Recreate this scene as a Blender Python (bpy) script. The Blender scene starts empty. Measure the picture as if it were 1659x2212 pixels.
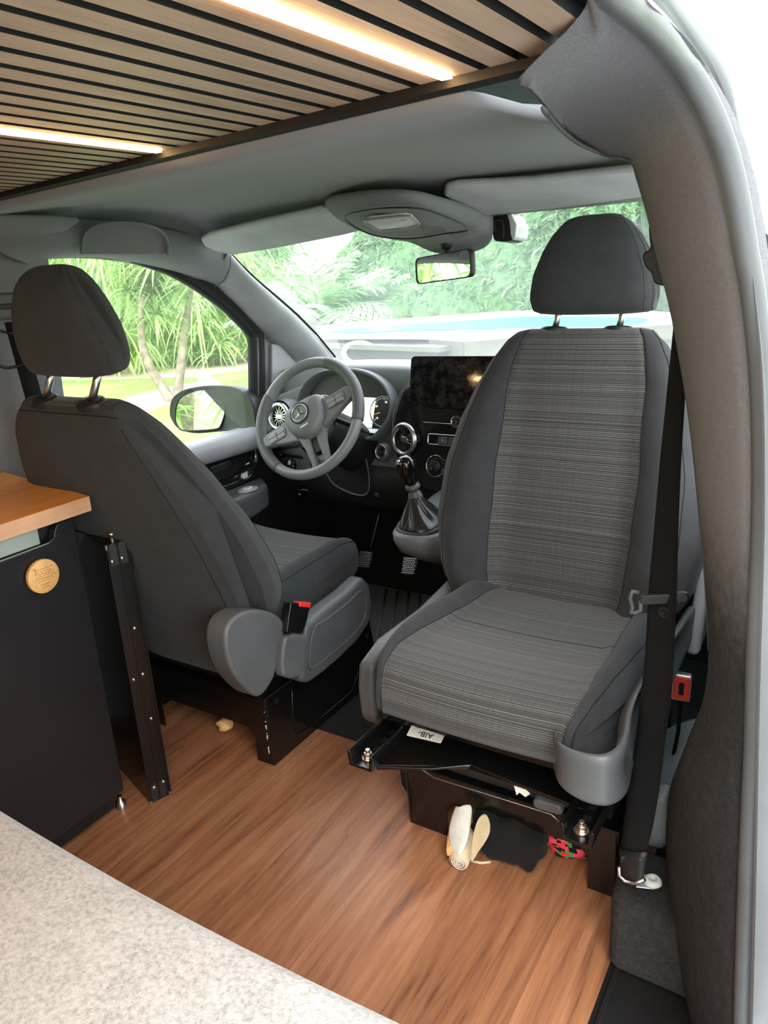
import bpy, bmesh, math, random
from mathutils import Vector, Matrix
random.seed(7)
R = math.radians
col = bpy.context.scene.collection
scene = bpy.context.scene

# ------------------------------------------------------------------ camera
F = 1650.0
CAM = Vector((0, 0, 1.2))
def _axes():
    y = Vector((1900 - 829.5, -(520 - 1106), -F)).normalized()
    x = -Vector((-1883 - 829.5, -(735 - 1106), -F))
    x = (x - y * x.dot(y)).normalized()
    z = x.cross(y)
    return x, y, z
AX, AY, AZ = _axes()
def ray(px, py):
    c = Vector((px - 829.5, -(py - 1106), -F))
    return Vector((AX.dot(c), AY.dot(c), AZ.dot(c)))
def at(px, py, X=None, Y=None, Z=None):
    """the world point seen along a sight line, on the surveyed plane X=, Y= or Z="""
    d = ray(px, py)
    if X is not None: t = (X - CAM.x) / d.x
    elif Y is not None: t = (Y - CAM.y) / d.y
    else: t = (Z - CAM.z) / d.z
    return CAM + d * t
def atp(px, py, p, n):
    d = ray(px, py); t = (Vector(p) - CAM).dot(n) / d.dot(n)
    return CAM + d * t
cam = bpy.data.cameras.new('camera'); cam.sensor_fit = 'AUTO'; cam.sensor_width = 36.0
cam.lens = F / 2212 * 36.0; cam.clip_start = 0.02; cam.clip_end = 300
cam.dof.use_dof = False
co = bpy.data.objects.new('camera', cam); col.objects.link(co)
m = Matrix((AX, AY, AZ)).to_4x4(); m.translation = CAM; co.matrix_world = m
scene.camera = co

# ------------------------------------------------------------------ materials
MATS = {}
def sc(h):
    h = h.lstrip('#'); v = [int(h[i:i+2], 16) / 255 for i in (0, 2, 4)]
    return tuple(((c / 12.92) if c <= .04045 else ((c + .055) / 1.055) ** 2.4) for c in v) + (1,)
class NT:
    def __init__(s, name):
        s.m = bpy.data.materials.new(name); s.m.use_nodes = True
        s.t = s.m.node_tree; s.n = s.t.nodes; s.b = s.n['Principled BSDF']; MATS[name] = s.m
    def add(s, typ, ins=None, **kw):
        n = s.n.new(typ)
        for k, v in kw.items(): setattr(n, k, v)
        for k, v in (ins or {}).items(): s.put(n, k, v)
        return n
    def put(s, n, k, v):
        i = n.inputs[k]
        if isinstance(v, bpy.types.NodeSocket): s.t.links.new(v, i)
        elif isinstance(v, bpy.types.Node): s.t.links.new(v.outputs[0], i)
        else: i.default_value = v
    def set(s, **kw):
        for k, v in kw.items(): s.put(s.b, k.replace('_', ' '), v)
        return s
    def coord(s, kind='Object', scale=(1, 1, 1), rot=(0, 0, 0)):
        tc = s.add('ShaderNodeTexCoord')
        mp = s.add('ShaderNodeMapping', {'Vector': tc.outputs[kind], 'Scale': scale, 'Rotation': rot})
        return mp.outputs[0]
    def noise(s, vec, scale, detail=3, rough=.5, dist=0):
        return s.add('ShaderNodeTexNoise', {'Vector': vec, 'Scale': scale, 'Detail': detail, 'Roughness': rough, 'Distortion': dist}).outputs['Fac']
    def ramp(s, fac, stops, interp='LINEAR'):
        r = s.add('ShaderNodeValToRGB', {'Fac': fac}); e = r.color_ramp.elements; r.color_ramp.interpolation = interp
        while len(e) < len(stops): e.new(.5)
        for i, (p, c) in enumerate(stops): e[i].position = p; e[i].color = c
        return r.outputs[0]
    def mix(s, f, a, b, mode='MIX'):
        n = s.add('ShaderNodeMix', data_type='RGBA', blend_type=mode)
        s.put(n, 0, f); s.put(n, 6, a); s.put(n, 7, b); return n.outputs[2]
    def math(s, op, a, b=0.0):
        n = s.add('ShaderNodeMath', operation=op); s.put(n, 0, a); s.put(n, 1, b); return n.outputs[0]
    def bump(s, h, strength=.3, dist=.002):
        n = s.add('ShaderNodeBump', {'Height': h, 'Strength': strength, 'Distance': dist}); s.put(s.b, 'Normal', n.outputs[0]); return s
def g(v, t=(1, 1, 1)): return (v * t[0], v * t[1], v * t[2], 1)

def plastic(name, c, rough=.5, spec=.5, grain=900, gs=.15, metal=0.0, var=.12):
    m = NT(name); v = m.coord()
    n = m.noise(v, grain, 2); n2 = m.noise(v, 9, 4)
    dk = tuple(x * (1 - var) for x in c[:3]) + (1,); lt = tuple(min(1, x * (1 + var)) for x in c[:3]) + (1,)
    m.set(Base_Color=m.ramp(n2, [(.3, dk), (.7, lt)]), Roughness=rough, Metallic=metal, Specular_IOR_Level=spec)
    if gs: m.bump(n, gs, .0006)
    return m.m
def fabric(name, c, scale=1400, bs=.5, var=.2, sheen=.15):
    m = NT(name); v = m.coord()
    w = m.add('ShaderNodeTexVoronoi', {'Vector': v, 'Scale': scale}).outputs['Distance']
    n2 = m.noise(v, 30, 5); n3 = m.noise(v, scale * .6, 2)
    dk = tuple(x * (1 - var) for x in c[:3]) + (1,); lt = tuple(min(1, x * (1 + var)) for x in c[:3]) + (1,)
    base = m.ramp(n2, [(.3, dk), (.7, lt)])
    m.set(Base_Color=m.mix(.5, base, m.ramp(n3, [(.35, dk), (.65, lt)])), Roughness=.92, Specular_IOR_Level=.2, Sheen_Weight=sheen, Sheen_Roughness=.5)
    m.bump(w, bs, .0008); return m.m

plastic('dash_plastic', g(.135, (.92, 1.0, 1.05)), .48, .5, 700, .3)
plastic('dark_plastic', g(.011, (.95, 1, 1.05)), .5, .45, 700, .25)
plastic('grey_plastic', g(.080, (.95, 1.0, 1.05)), .45, .5, 900, .3)
plastic('wheel_hub', g(.16, (.95, 1, 1.03)), .45, .5, 900, .3)
plastic('strip_green', (.26, .31, .28, 1), .5, .4, 300, 0)
plastic('trim_grey', g(.25, (.97, 1.0, 1.03)), .5, .5, 900, .2)
plastic('wheel_leather', g(.19, (.92, 1.0, 1.02)), .42, .5, 500, .25)
plastic('knee_plastic', g(.028, (.93, 1, 1.04)), .45, .5, 700, .3)
plastic('mat_rubber', g(.14, (.93, 1, .97)), .6, .4, 150, .4)
plastic('black_gloss', g(.006), .08, .6, 300, 0)
plastic('rubber', g(.006), .7, .3, 300, .2)
plastic('black_paint', g(.0045), .22, .5, 250, .15)
plastic('body_paint', g(.13, (.95, 1, 1.05)), .35, .5, 300, 0)
plastic('silver', g(.55), .3, .5, 300, 0, 1.0)
plastic('chrome', g(.75), .12, .5, 300, 0, 1.0)
plastic('steel_bolt', (.6, .5, .42, 1), .35, .5, 300, 0, 1.0)
plastic('white_plastic', g(.6), .4, .5, 300, 0)
plastic('visor_grey', g(.42, (.97, 1, 1.02)), .8, .3, 1200, .2)
plastic('red_plastic', (.65, .035, .02, 1), .3, .5, 300, 0)
plastic('red_leaf', (.75, .05, .09, 1), .8, .3, 300, 0)
plastic('green_leaf_print', (.04, .25, .09, 1), .8, .3, 300, 0)
plastic('blue_print', (.03, .08, .35, 1), .8, .3, 300, 0)
plastic('dusty_plastic', (.16, .19, .185, 1), .3, .5, 60, .5)
fabric('seat_plain', g(.032, (.97, 1, 1.06)), 900, .5, .2, .08)
fabric('headliner_cloth', g(.165, (.98, 1, 1.04)), 1500, .25, .05, .1)
fabric('pillar_cloth', g(.20, (1, .99, 1.04)), 700, .4, .12, .2)
plastic('wheel_boot', g(.012), .32, .5, 300, .3)
fabric('webbing', g(.006), 1600, .5, .2, .0)
fabric('black_cloth', g(.007), 900, .4, .2, .03)
fabric('cream_cloth', (.52, .42, .26, 1), 700, .3)
fabric('white_cloth', (.58, .56, .50, 1), 700, .3)

def mat_carpet():
    m = NT('felt_carpet'); v = m.coord()
    a = m.noise(v, 55, 6, .7); b = m.noise(v, 700, 3, .7); c = m.noise(v, 230, 4, .8, 1.5)
    f = m.math('ADD', m.math('MULTIPLY', a, .35), m.math('MULTIPLY', c, .65))
    m.set(Base_Color=m.ramp(f, [(.38, g(.012, (1.05, 1, .97))), (.58, g(.038, (1.05, 1, .97))), (.75, g(.12))]), Roughness=1.0, Specular_IOR_Level=.1, Sheen_Weight=.04)
    m.bump(b, .9, .003)
    # felt blends by height to paler grey cloth, flare brightening painted into its colour
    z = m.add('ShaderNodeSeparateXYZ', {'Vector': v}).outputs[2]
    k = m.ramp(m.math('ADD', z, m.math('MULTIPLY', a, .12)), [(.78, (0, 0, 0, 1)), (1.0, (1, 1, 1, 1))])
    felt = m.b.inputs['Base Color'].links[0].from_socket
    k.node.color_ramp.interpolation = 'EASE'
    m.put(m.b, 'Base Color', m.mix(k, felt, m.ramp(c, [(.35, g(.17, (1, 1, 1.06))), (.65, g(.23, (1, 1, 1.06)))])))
mat_carpet()
def mat_cabcarpet():
    m = NT('cab_carpet'); v = m.coord()
    b = m.noise(v, 500, 4, .8)
    m.set(Base_Color=m.ramp(b, [(.35, g(.012)), (.7, g(.06, (.93, 1, 1)))]), Roughness=1.0, Specular_IOR_Level=.1)
    m.bump(b, .9, .004)
mat_cabcarpet()
def mat_pattern():
    m = NT('seat_pattern'); tc = m.add('ShaderNodeTexCoord').outputs['UV']
    s = m.add('ShaderNodeSeparateXYZ', {'Vector': tc})
    u, v = s.outputs[0], s.outputs[1]
    def line(x, sc_, off=0.0):
        c = m.add('ShaderNodeCombineXYZ', {'X': m.math('MULTIPLY', x, sc_), 'Y': off})
        return m.noise(c.outputs[0], 1.0, 4, .8)
    h1 = line(v, 330); h2 = line(v, 60, 3.0); v1 = line(u, 260, 7.0); v2 = line(u, 45, 9.0)
    rows = m.math('SINE', m.math('MULTIPLY', v, 2 * math.pi / .0042))
    rows = m.math('MULTIPLY', m.math('ADD', rows, 1.0), .5)
    dash = m.math('SINE', m.math('MULTIPLY', u, 2 * math.pi / .0032))
    k = m.ramp(h1, [(.44, (0, 0, 0, 1)), (.53, (1, 1, 1, 1))])
    k2 = m.ramp(h2, [(.40, (.25, .25, .25, 1)), (.6, (1, 1, 1, 1))])
    k3 = m.ramp(v1, [(.40, (.55, .55, .55, 1)), (.62, (1, 1, 1, 1))])
    k4 = m.ramp(v2, [(.4, (.75, .75, .75, 1)), (.6, (1, 1, 1, 1))])
    f = m.math('MULTIPLY', m.math('MULTIPLY', k, k2), m.math('MULTIPLY', k3, k4))
    f = m.math('MULTIPLY', f, rows)
    base = m.ramp(h1, [(.42, g(.016, (1, 1, 1.02))), (.56, g(.046, (1.03, 1, .97)))])
    colr = m.mix(f, base, g(.21, (1.02, 1, .95)))
    m.set(Base_Color=colr, Roughness=.75, Specular_IOR_Level=.3, Sheen_Weight=.10)
    m.bump(m.math('ADD', rows, m.math('MULTIPLY', dash, .3)), .5, .0012)
mat_pattern()
def mat_wood(name, stops, plank=None, gx=60, gy=3.0, rough=.42, axis='Y', bump=.25, x0=0.0):
    m = NT(name); v = m.coord('Object')
    s = m.add('ShaderNodeSeparateXYZ', {'Vector': v}); X, Y, Z = s.outputs
    if axis == 'X': X, Y = Y, X
    if plank:
        idx = m.math('FLOOR', m.math('DIVIDE', m.math('SUBTRACT', X, x0), plank))
        rnd = m.add('ShaderNodeTexWhiteNoise', {'W': idx}, noise_dimensions='1D').outputs['Value']
    else: idx = 0.0; rnd = .5
    off = m.math('MULTIPLY', rnd, 31.0) if plank else 0.0
    c = m.add('ShaderNodeCombineXYZ', {'X': m.math('MULTIPLY', X, gx), 'Y': m.math('ADD', m.math('MULTIPLY', Y, gy), off), 'Z': m.math('ADD', m.math('MULTIPLY', Z, gx), off)}).outputs[0]
    fine = m.noise(c, 1.0, 8, .65, .6)
    c2 = m.add('ShaderNodeCombineXYZ', {'X': m.math('MULTIPLY', X, gx * .18), 'Y': m.math('ADD', m.math('MULTIPLY', Y, gy * .55), off), 'Z': off}).outputs[0]
    broad = m.noise(c2, 1.0, 5, .6, 2.6)
    f = m.math('ADD', m.math('MULTIPLY', fine, .45), m.math('MULTIPLY', broad, .55))
    colr = m.ramp(f, stops)
    if plank:
        tint = m.ramp(rnd, [(0, (.86, .84, .82, 1)), (1, (1.12, 1.1, 1.08, 1))])
        colr = m.mix(1.0, colr, tint, 'MULTIPLY')
        fr = m.math('FRACT', m.math('DIVIDE', m.math('SUBTRACT', X, x0), plank))
        e = m.math('LESS_THAN', fr, .005)
        colr = m.mix(m.math('MULTIPLY', e, .6), colr, (.06, .03, .02, 1))
    c3 = m.add('ShaderNodeCombineXYZ', {'X': m.math('MULTIPLY', X, gx * 5), 'Y': m.math('MULTIPLY', Y, gy * 5), 'Z': 0.0}).outputs[0]
    pores = m.noise(c3, 1.0, 4, .7)
    m.set(Base_Color=colr, Roughness=rough, Specular_IOR_Level=.5)
    m.bump(pores, bump, .0015)
    return m
mat_wood('floor_wood', [(.27, (.05, .025, .016, 1)), (.36, (.15, .064, .034, 1)), (.45, (.27, .118, .058, 1)), (.56, (.36, .165, .082, 1)), (.72, (.43, .225, .125, 1))], plank=.193, x0=-.762, gx=60, gy=2.6, rough=.27, bump=.6)
mat_wood('worktop_wood', [(.3, (.50, .19, .040, 1)), (.5, (.68, .29, .07, 1)), (.75, (.78, .38, .11, 1))], gx=50, gy=2.5, rough=.38)
mat_wood('worktop_edge', [(.3, (.36, .19, .10, 1)), (.5, (.55, .33, .20, 1)), (.75, (.62, .40, .26, 1))], gx=60, gy=3, rough=.5)
mat_wood('slat_wood', [(.3, (.20, .13, .085, 1)), (.5, (.32, .225, .155, 1)), (.75, (.40, .29, .205, 1))], gx=70, gy=3.5, rough=.55)
mat_wood('disc_wood', [(.3, (.55, .30, .10, 1)), (.6, (.70, .43, .17, 1)), (.8, (.75, .5, .22, 1))], gx=60, gy=30, rough=.55, axis='Y')

def mat_sofa():
    m = NT('sofa_cloth'); v = m.coord()
    a = m.noise(v, 160, 4, .7); b = m.noise(v, 18, 4, .6); c = m.noise(v, 420, 2)
    f = m.math('ADD', m.math('MULTIPLY', a, .75), m.math('MULTIPLY', b, .25))
    m.set(Base_Color=m.ramp(f, [(.36, (.23, .235, .24, 1)), (.46, (.33, .325, .305, 1)), (.58, (.41, .41, .405, 1)), (.7, (.47, .475, .47, 1))]), Roughness=.95, Specular_IOR_Level=.15, Sheen_Weight=.2)
    m.bump(c, .5, .002)
mat_sofa()
def mat_fridge():
    m = NT('fridge_black'); v = m.coord()
    n = m.noise(v, 6, 4); n2 = m.noise(v, 160, 3, .7)
    sp = m.ramp(n2, [(.76, (0, 0, 0, 1)), (.8, (1, 1, 1, 1))])
    m.set(Base_Color=m.mix(m.math('MULTIPLY', sp, .2), (.012, .012, .014, 1), (.25, .24, .23, 1)), Roughness=m.ramp(n, [(.3, g(.30)), (.7, g(.42))]), Specular_IOR_Level=.4)
mat_fridge()
def mat_screen():
    m = NT('dusty_screen'); v = m.coord()
    n = m.noise(v, 45, 7, .75); n2 = m.noise(v, 260, 5, .8)
    sm = m.ramp(n, [(.45, g(0)), (.62, g(1))]); sp = m.ramp(n2, [(.6, g(0)), (.72, g(1))])
    f = m.math('MULTIPLY', m.math('ADD', m.math('MULTIPLY', sm, .35), m.math('MULTIPLY', sp, .5)), .16)
    m.set(Base_Color=m.mix(f, (.005, .005, .006, 1), (.45, .42, .38, 1)), Roughness=m.ramp(n, [(.4, g(.035)), (.7, g(.12))]), Specular_IOR_Level=.4)
mat_screen()
def mat_glass(name, haze=.05, tint=(1, 1, 1, 1), spots=True):
    m = NT(name); n = m.n; out = n['Material Output']; v = m.coord()
    n.remove(m.b)
    tr = m.add('ShaderNodeBsdfTransparent', {'Color': tint})
    df = m.add('ShaderNodeBsdfTranslucent', {'Color': (.85, .95, .93, 1)})
    dd = m.add('ShaderNodeBsdfDiffuse', {'Color': (.8, .9, .88, 1)})
    gl = m.add('ShaderNodeBsdfGlossy', {'Color': (1, 1, 1, 1), 'Roughness': .02})
    lw = m.add('ShaderNodeFresnel', {'IOR': 1.3})
    hz = m.add('ShaderNodeMixShader', {0: .3, 1: df.outputs[0], 2: dd.outputs[0]})
    k = haze
    if spots:
        a = m.ramp(m.noise(v, 90, 6, .8), [(.62, g(0)), (.70, g(1))]); b = m.ramp(m.noise(v, 4, 3), [(.3, g(.4)), (.7, g(1))])
        k = m.math('ADD', m.math('MULTIPLY', a, haze * 1.2), m.math('MULTIPLY', b, haze))
    s1 = m.add('ShaderNodeMixShader', {1: tr.outputs[0], 2: hz.outputs[0]}); m.put(s1, 0, k)
    s2 = m.add('ShaderNodeMixShader', {0: m.math('MULTIPLY', lw.outputs[0], .22), 1: s1.outputs[0], 2: gl.outputs[0]})
    m.t.links.new(s2.outputs[0], out.inputs[0])
mat_glass('windscreen_glass', .10)
mat_glass('side_glass', .03, spots=False)
def mat_emit(name, c, s):
    m = NT(name); m.set(Base_Color=(.8, .7, .5, 1), Emission_Color=c, Emission_Strength=s)
mat_emit('led_warm', (1, .60, .27, 1), 40.0)
mat_emit('lamp_warm', (1, .62, .28, 1), 30.0)
mat_emit('gauge_display', (.85, .80, .70, 1), .55)
mat_emit('dial_mark', (.9, .9, .95, 1), .5)
mat_emit('dial_orange', (1, .45, .15, 1), .5)
mat_emit('display_blue', (.55, .7, .9, 1), .45)
m = NT('mirror_glass'); m.set(Base_Color=(.9, .92, .92, 1), Metallic=1.0, Roughness=.01)
m = NT('lamp_lens'); v = m.coord(); m.set(Base_Color=(.75, .75, .73, 1), Roughness=.08, Specular_IOR_Level=.9, Transmission_Weight=.2)

# exterior
def leafmat(name, a, b, tr=.35):
    m = NT(name); oi = m.noise(m.coord(), 3.0, 5, .7); n2 = m.noise(m.coord(), 23, 4, .7)
    f = m.math('ADD', m.math('MULTIPLY', oi, .5), m.math('MULTIPLY', n2, .5))
    c = m.ramp(f, [(.38, a), (.62, b)])
    m.set(Base_Color=c, Roughness=.55, Specular_IOR_Level=.3)
    t = m.add('ShaderNodeBsdfTranslucent', {'Color': c})
    mx = m.add('ShaderNodeMixShader', {0: tr, 1: m.b.outputs[0], 2: t.outputs[0]})
    m.t.links.new(mx.outputs[0], m.n['Material Output'].inputs[0])
leafmat('hedge_leaf', (.19, .38, .18, 1), (.50, .67, .40, 1))
leafmat('palm_leaf', (.26, .46, .22, 1), (.58, .74, .46, 1))
leafmat('yucca_leaf', (.16, .34, .12, 1), (.50, .62, .24, 1))
leafmat('bush_leaf', (.26, .44, .13, 1), (.48, .64, .26, 1))
plastic('trunk_bark', (.26, .22, .17, 1), .9, .2, 40, .8, var=.35)
plastic('dark_foliage', (.16, .32, .13, 1), .9, .2, 20, .5, var=.4)
def mat_lawn():
    m = NT('lawn_grass'); v = m.coord(); a = m.noise(v, .55, 5, .6); b = m.noise(v, 14, 4, .7)
    f = m.math('ADD', m.math('MULTIPLY', a, .6), m.math('MULTIPLY', b, .4))
    m.set(Base_Color=m.ramp(f, [(.35, (.15, .30, .06, 1)), (.55, (.27, .44, .12, 1)), (.68, (.38, .46, .22, 1))]), Roughness=.95, Specular_IOR_Level=.1)
mat_lawn()
plastic('path_sand', (.46, .38, .30, 1), .95, .1, 10, .2, var=.15)
plastic('bounce_gravel', (.46, .45, .45, 1), .95, .1, 30, .4, var=.12)
plastic('deck_white', (.60, .59, .57, 1), .6, .3, 10, .1, var=.06)
plastic('pool_panel', (.13, .12, .11, 1), .6, .3, 30, .2, var=.1)
plastic('pool_panel_grey', (.075, .08, .077, 1), .6, .3, 30, .2, var=.1)
plastic('mauve_box', (.045, .037, .042, 1), .6, .3, 30, .2, var=.2)
plastic('pool_blue', (.05, .45, .62, 1), .3, .5, 10, .0, var=.1)
plastic('house_white', (.85, .84, .82, 1), .6, .3, 10, .1, var=.04)
plastic('label_paper', (.62, .60, .54, 1), .6, .3, 200, 0, var=.05)
plastic('ink', g(.01), .6, .3, 200, 0)
plastic('burnt_wood', (.36, .17, .05, 1), .7, .2, 200, 0)
plastic('orange_mark', (.75, .42, .15, 1), .35, .5, 200, 0)

# ------------------------------------------------------------------ objects
def tag(o, label=None, cat=None, group=None, kind=None):
    if label: o['label'] = label
    if cat: o['category'] = cat
    if group: o['group'] = group
    if kind: o['kind'] = kind
    return o
def thing(name, loc, label, cat, group=None):
    o = bpy.data.objects.new(name, None); o.empty_display_size = .05
    o.location = Vector(loc); o['wloc'] = list(loc); col.objects.link(o)
    tag(o, label, cat, group); return o
class B:
    def __init__(s): s.v = []; s.f = []; s.mi = []; s.uv = {}; s.sm = []
    def vert(s, p): s.v.append(Vector(p)); return len(s.v) - 1
    def face(s, idx, mi=0, uv=None, smooth=True):
        s.f.append(list(idx)); s.mi.append(mi); s.sm.append(smooth)
        if uv: s.uv[len(s.f) - 1] = uv
    def poly(s, pts, mi=0, smooth=False): s.face([s.vert(p) for p in pts], mi, None, smooth); return s
    def box(s, c, d, rot=None, mi=0):
        c = Vector(c); M = rot if rot is not None else Matrix.Identity(3)
        ids = [s.vert(c + M @ Vector((x * d[0] / 2, y * d[1] / 2, z * d[2] / 2))) for z in (-1, 1) for y in (-1, 1) for x in (-1, 1)]
        for q in ((0, 2, 3, 1), (4, 5, 7, 6), (0, 1, 5, 4), (2, 6, 7, 3), (0, 4, 6, 2), (1, 3, 7, 5)):
            s.face([ids[i] for i in q], mi, None, False)
        return s
    def boxp(s, a, b, mi=0):
        a, b = Vector(a), Vector(b); return s.box((a + b) / 2, [abs(x) for x in (b - a)], None, mi)
    def grid(s, rows, mi=0, close_u=False, close_v=False, uvs=None, mfun=None, smooth=True, caps=False):
        nr = len(rows); nc = len(rows[0]); ids = [[s.vert(p) for p in r] for r in rows]
        for i in range(nr if close_v else nr - 1):
            for j in range(nc if close_u else nc - 1):
                i2, j2 = (i + 1) % nr, (j + 1) % nc
                uv = None
                if uvs:
                    a, b, c, d = uvs[i][j], uvs[i][j2], uvs[i2][j2], uvs[i2][j]
                    uv = [a, b, c, d]
                s.face([ids[i][j], ids[i][j2], ids[i2][j2], ids[i2][j]], mfun(i, j) if mfun else mi, uv, smooth)
        if caps: s.face(ids[0][::-1], mi, None, smooth); s.face(ids[-1], mi, None, smooth)
        return s
    def tube(s, path, r, n=8, mi=0, cap=True, close=False, flat=None):
        path = [Vector(p) for p in path]; N = len(path); rows = []
        up = None
        for i, p in enumerate(path):
            if close: t = path[(i + 1) % N] - path[i - 1]
            else: t = path[min(i + 1, N - 1)] - path[max(i - 1, 0)]
            if t.length < 1e-9: t = Vector((0, 0, 1))
            t.normalize()
            if up is None: up = Vector((0, 0, 1)) if abs(t.z) < .9 else Vector((1, 0, 0))
            a = t.cross(up)
            if a.length < 1e-6: a = t.cross(Vector((0, 1, 0)))
            a.normalize(); b = a.cross(t); b.normalize(); up = b
            rr = r[i] if isinstance(r, (list, tuple)) else r
            k = flat or 1.0
            rows.append([p + a * rr * math.cos(2 * math.pi * j / n) + b * rr * k * math.sin(2 * math.pi * j / n) for j in range(n)])
        s.grid(rows, mi, close_u=True, close_v=close, caps=cap and not close); return s
    def cyl(s, p0, p1, r, n=20, mi=0, r2=None):
        p0, p1 = Vector(p0), Vector(p1); t = (p1 - p0).normalized()
        up = Vector((0, 0, 1)) if abs(t.z) < .9 else Vector((1, 0, 0)); a = t.cross(up).normalized(); b = a.cross(t)
        r2 = r if r2 is None else r2
        A = [s.vert(p0 + a * r * math.cos(2 * math.pi * j / n) + b * r * math.sin(2 * math.pi * j / n)) for j in range(n)]
        Bv = [s.vert(p1 + a * r2 * math.cos(2 * math.pi * j / n) + b * r2 * math.sin(2 * math.pi * j / n)) for j in range(n)]
        for j in range(n): s.face([A[j], A[(j + 1) % n], Bv[(j + 1) % n], Bv[j]], mi)
        s.face(A[::-1], mi, None, False); s.face(Bv, mi, None, False); return s
    def lathe(s, o, axis, prof, n=32, mi=0, sx=1.0, up=None, mfun=None):
        """prof: list of (radius, height along axis)"""
        o = Vector(o); t = Vector(axis).normalized(); up = Vector(up) if up else (Vector((0, 0, 1)) if abs(t.z) < .9 else Vector((0, 1, 0)))
        a = t.cross(up).normalized(); b = a.cross(t) * -1
        rows = [[o + t * h + a * r * sx * math.cos(2 * math.pi * j / n) + b * r * math.sin(2 * math.pi * j / n) for j in range(n)] for r, h in prof]
        s.grid(rows, mi, close_u=True, mfun=mfun); return s
    def prism(s, pts, vec, mi=0, smooth=False):
        vec = Vector(vec); n = len(pts)
        A = [s.vert(p) for p in pts]; Bv = [s.vert(Vector(p) + vec) for p in pts]
        s.face(A[::-1], mi, None, False); s.face(Bv, mi, None, False)
        for j in range(n): s.face([A[j], A[(j + 1) % n], Bv[(j + 1) % n], Bv[j]], mi, None, smooth)
        return s
    def build(s, name, mats, parent=None, bevel=0, seg=2, subsurf=0, solid=0, recalc=True):
        off = Vector(parent['wloc']) if parent is not None and 'wloc' in parent else Vector((0, 0, 0))
        me = bpy.data.meshes.new(name)
        me.from_pydata([v - off for v in s.v], [], s.f)
        if isinstance(mats, str): mats = [mats]
        for mm in mats: me.materials.append(MATS[mm])
        for p in me.polygons: p.material_index = s.mi[p.index]; p.use_smooth = s.sm[p.index]
        if s.uv:
            ul = me.uv_layers.new(name='UVMap')
            for fi, uvs in s.uv.items():
                p = me.polygons[fi]
                for k, li in enumerate(p.loop_indices): ul.data[li].uv = uvs[k]
        if recalc:
            bm = bmesh.new(); bm.from_mesh(me); bmesh.ops.recalc_face_normals(bm, faces=bm.faces); bm.to_mesh(me); bm.free()
        me.validate(); me.update()
        o = bpy.data.objects.new(name, me); col.objects.link(o)
        if parent is not None:
            o.parent = parent
            if 'wloc' in parent: o['wloc'] = list(parent['wloc'])
        if solid:
            md = o.modifiers.new('s', 'SOLIDIFY'); md.thickness = solid; md.offset = 0
        if bevel:
            md = o.modifiers.new('b', 'BEVEL'); md.width = bevel; md.segments = seg; md.limit_method = 'ANGLE'; md.angle_limit = R(32); md.harden_normals = False
            for p in me.polygons: p.use_smooth = True
            md2 = o.modifiers.new('w', 'WEIGHTED_NORMAL'); md2.keep_sharp = False
        if subsurf:
            md = o.modifiers.new('u', 'SUBSURF'); md.levels = subsurf; md.render_levels = subsurf
        return o
def top(o, label, cat, group=None, kind=None): return tag(o, label, cat, group, kind)
def cr(pts, n):
    """open Catmull-Rom resample to n+1 points"""
    P = [Vector(p) for p in pts]; out = []
    m = len(P) - 1
    for k in range(n + 1):
        t = k / n * m; i = min(int(t), m - 1); t -= i
        p0 = P[i - 1] if i > 0 else P[i] * 2 - P[i + 1]; p1 = P[i]; p2 = P[i + 1]; p3 = P[i + 2] if i + 2 <= m else P[i + 1] * 2 - P[i]
        out.append(.5 * ((2 * p1) + (p2 - p0) * t + (2 * p0 - 5 * p1 + 4 * p2 - p3) * t * t + (3 * p1 - p0 - 3 * p2 + p3) * t ** 3))
    return out
def crc(pts, n):
    """closed Catmull-Rom"""
    P = [Vector(p) for p in pts]; m = len(P); out = []
    for k in range(n):
        t = k / n * m; i = int(t) % m; t -= int(t)
        p0, p1, p2, p3 = P[i - 1], P[i], P[(i + 1) % m], P[(i + 2) % m]
        out.append(.5 * ((2 * p1) + (p2 - p0) * t + (2 * p0 - 5 * p1 + 4 * p2 - p3) * t * t + (3 * p1 - p0 - 3 * p2 + p3) * t ** 3))
    return out
def rrect(w, h, r, n=5):
    out = []
    for cx, cy, a0 in ((w / 2 - r, h / 2 - r, 0), (-w / 2 + r, h / 2 - r, 90), (-w / 2 + r, -h / 2 + r, 180), (w / 2 - r, -h / 2 + r, 270)):
        for k in range(n + 1):
            a = R(a0 + 90 * k / n); out.append((cx + r * math.cos(a), cy + r * math.sin(a)))
    return out
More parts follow.
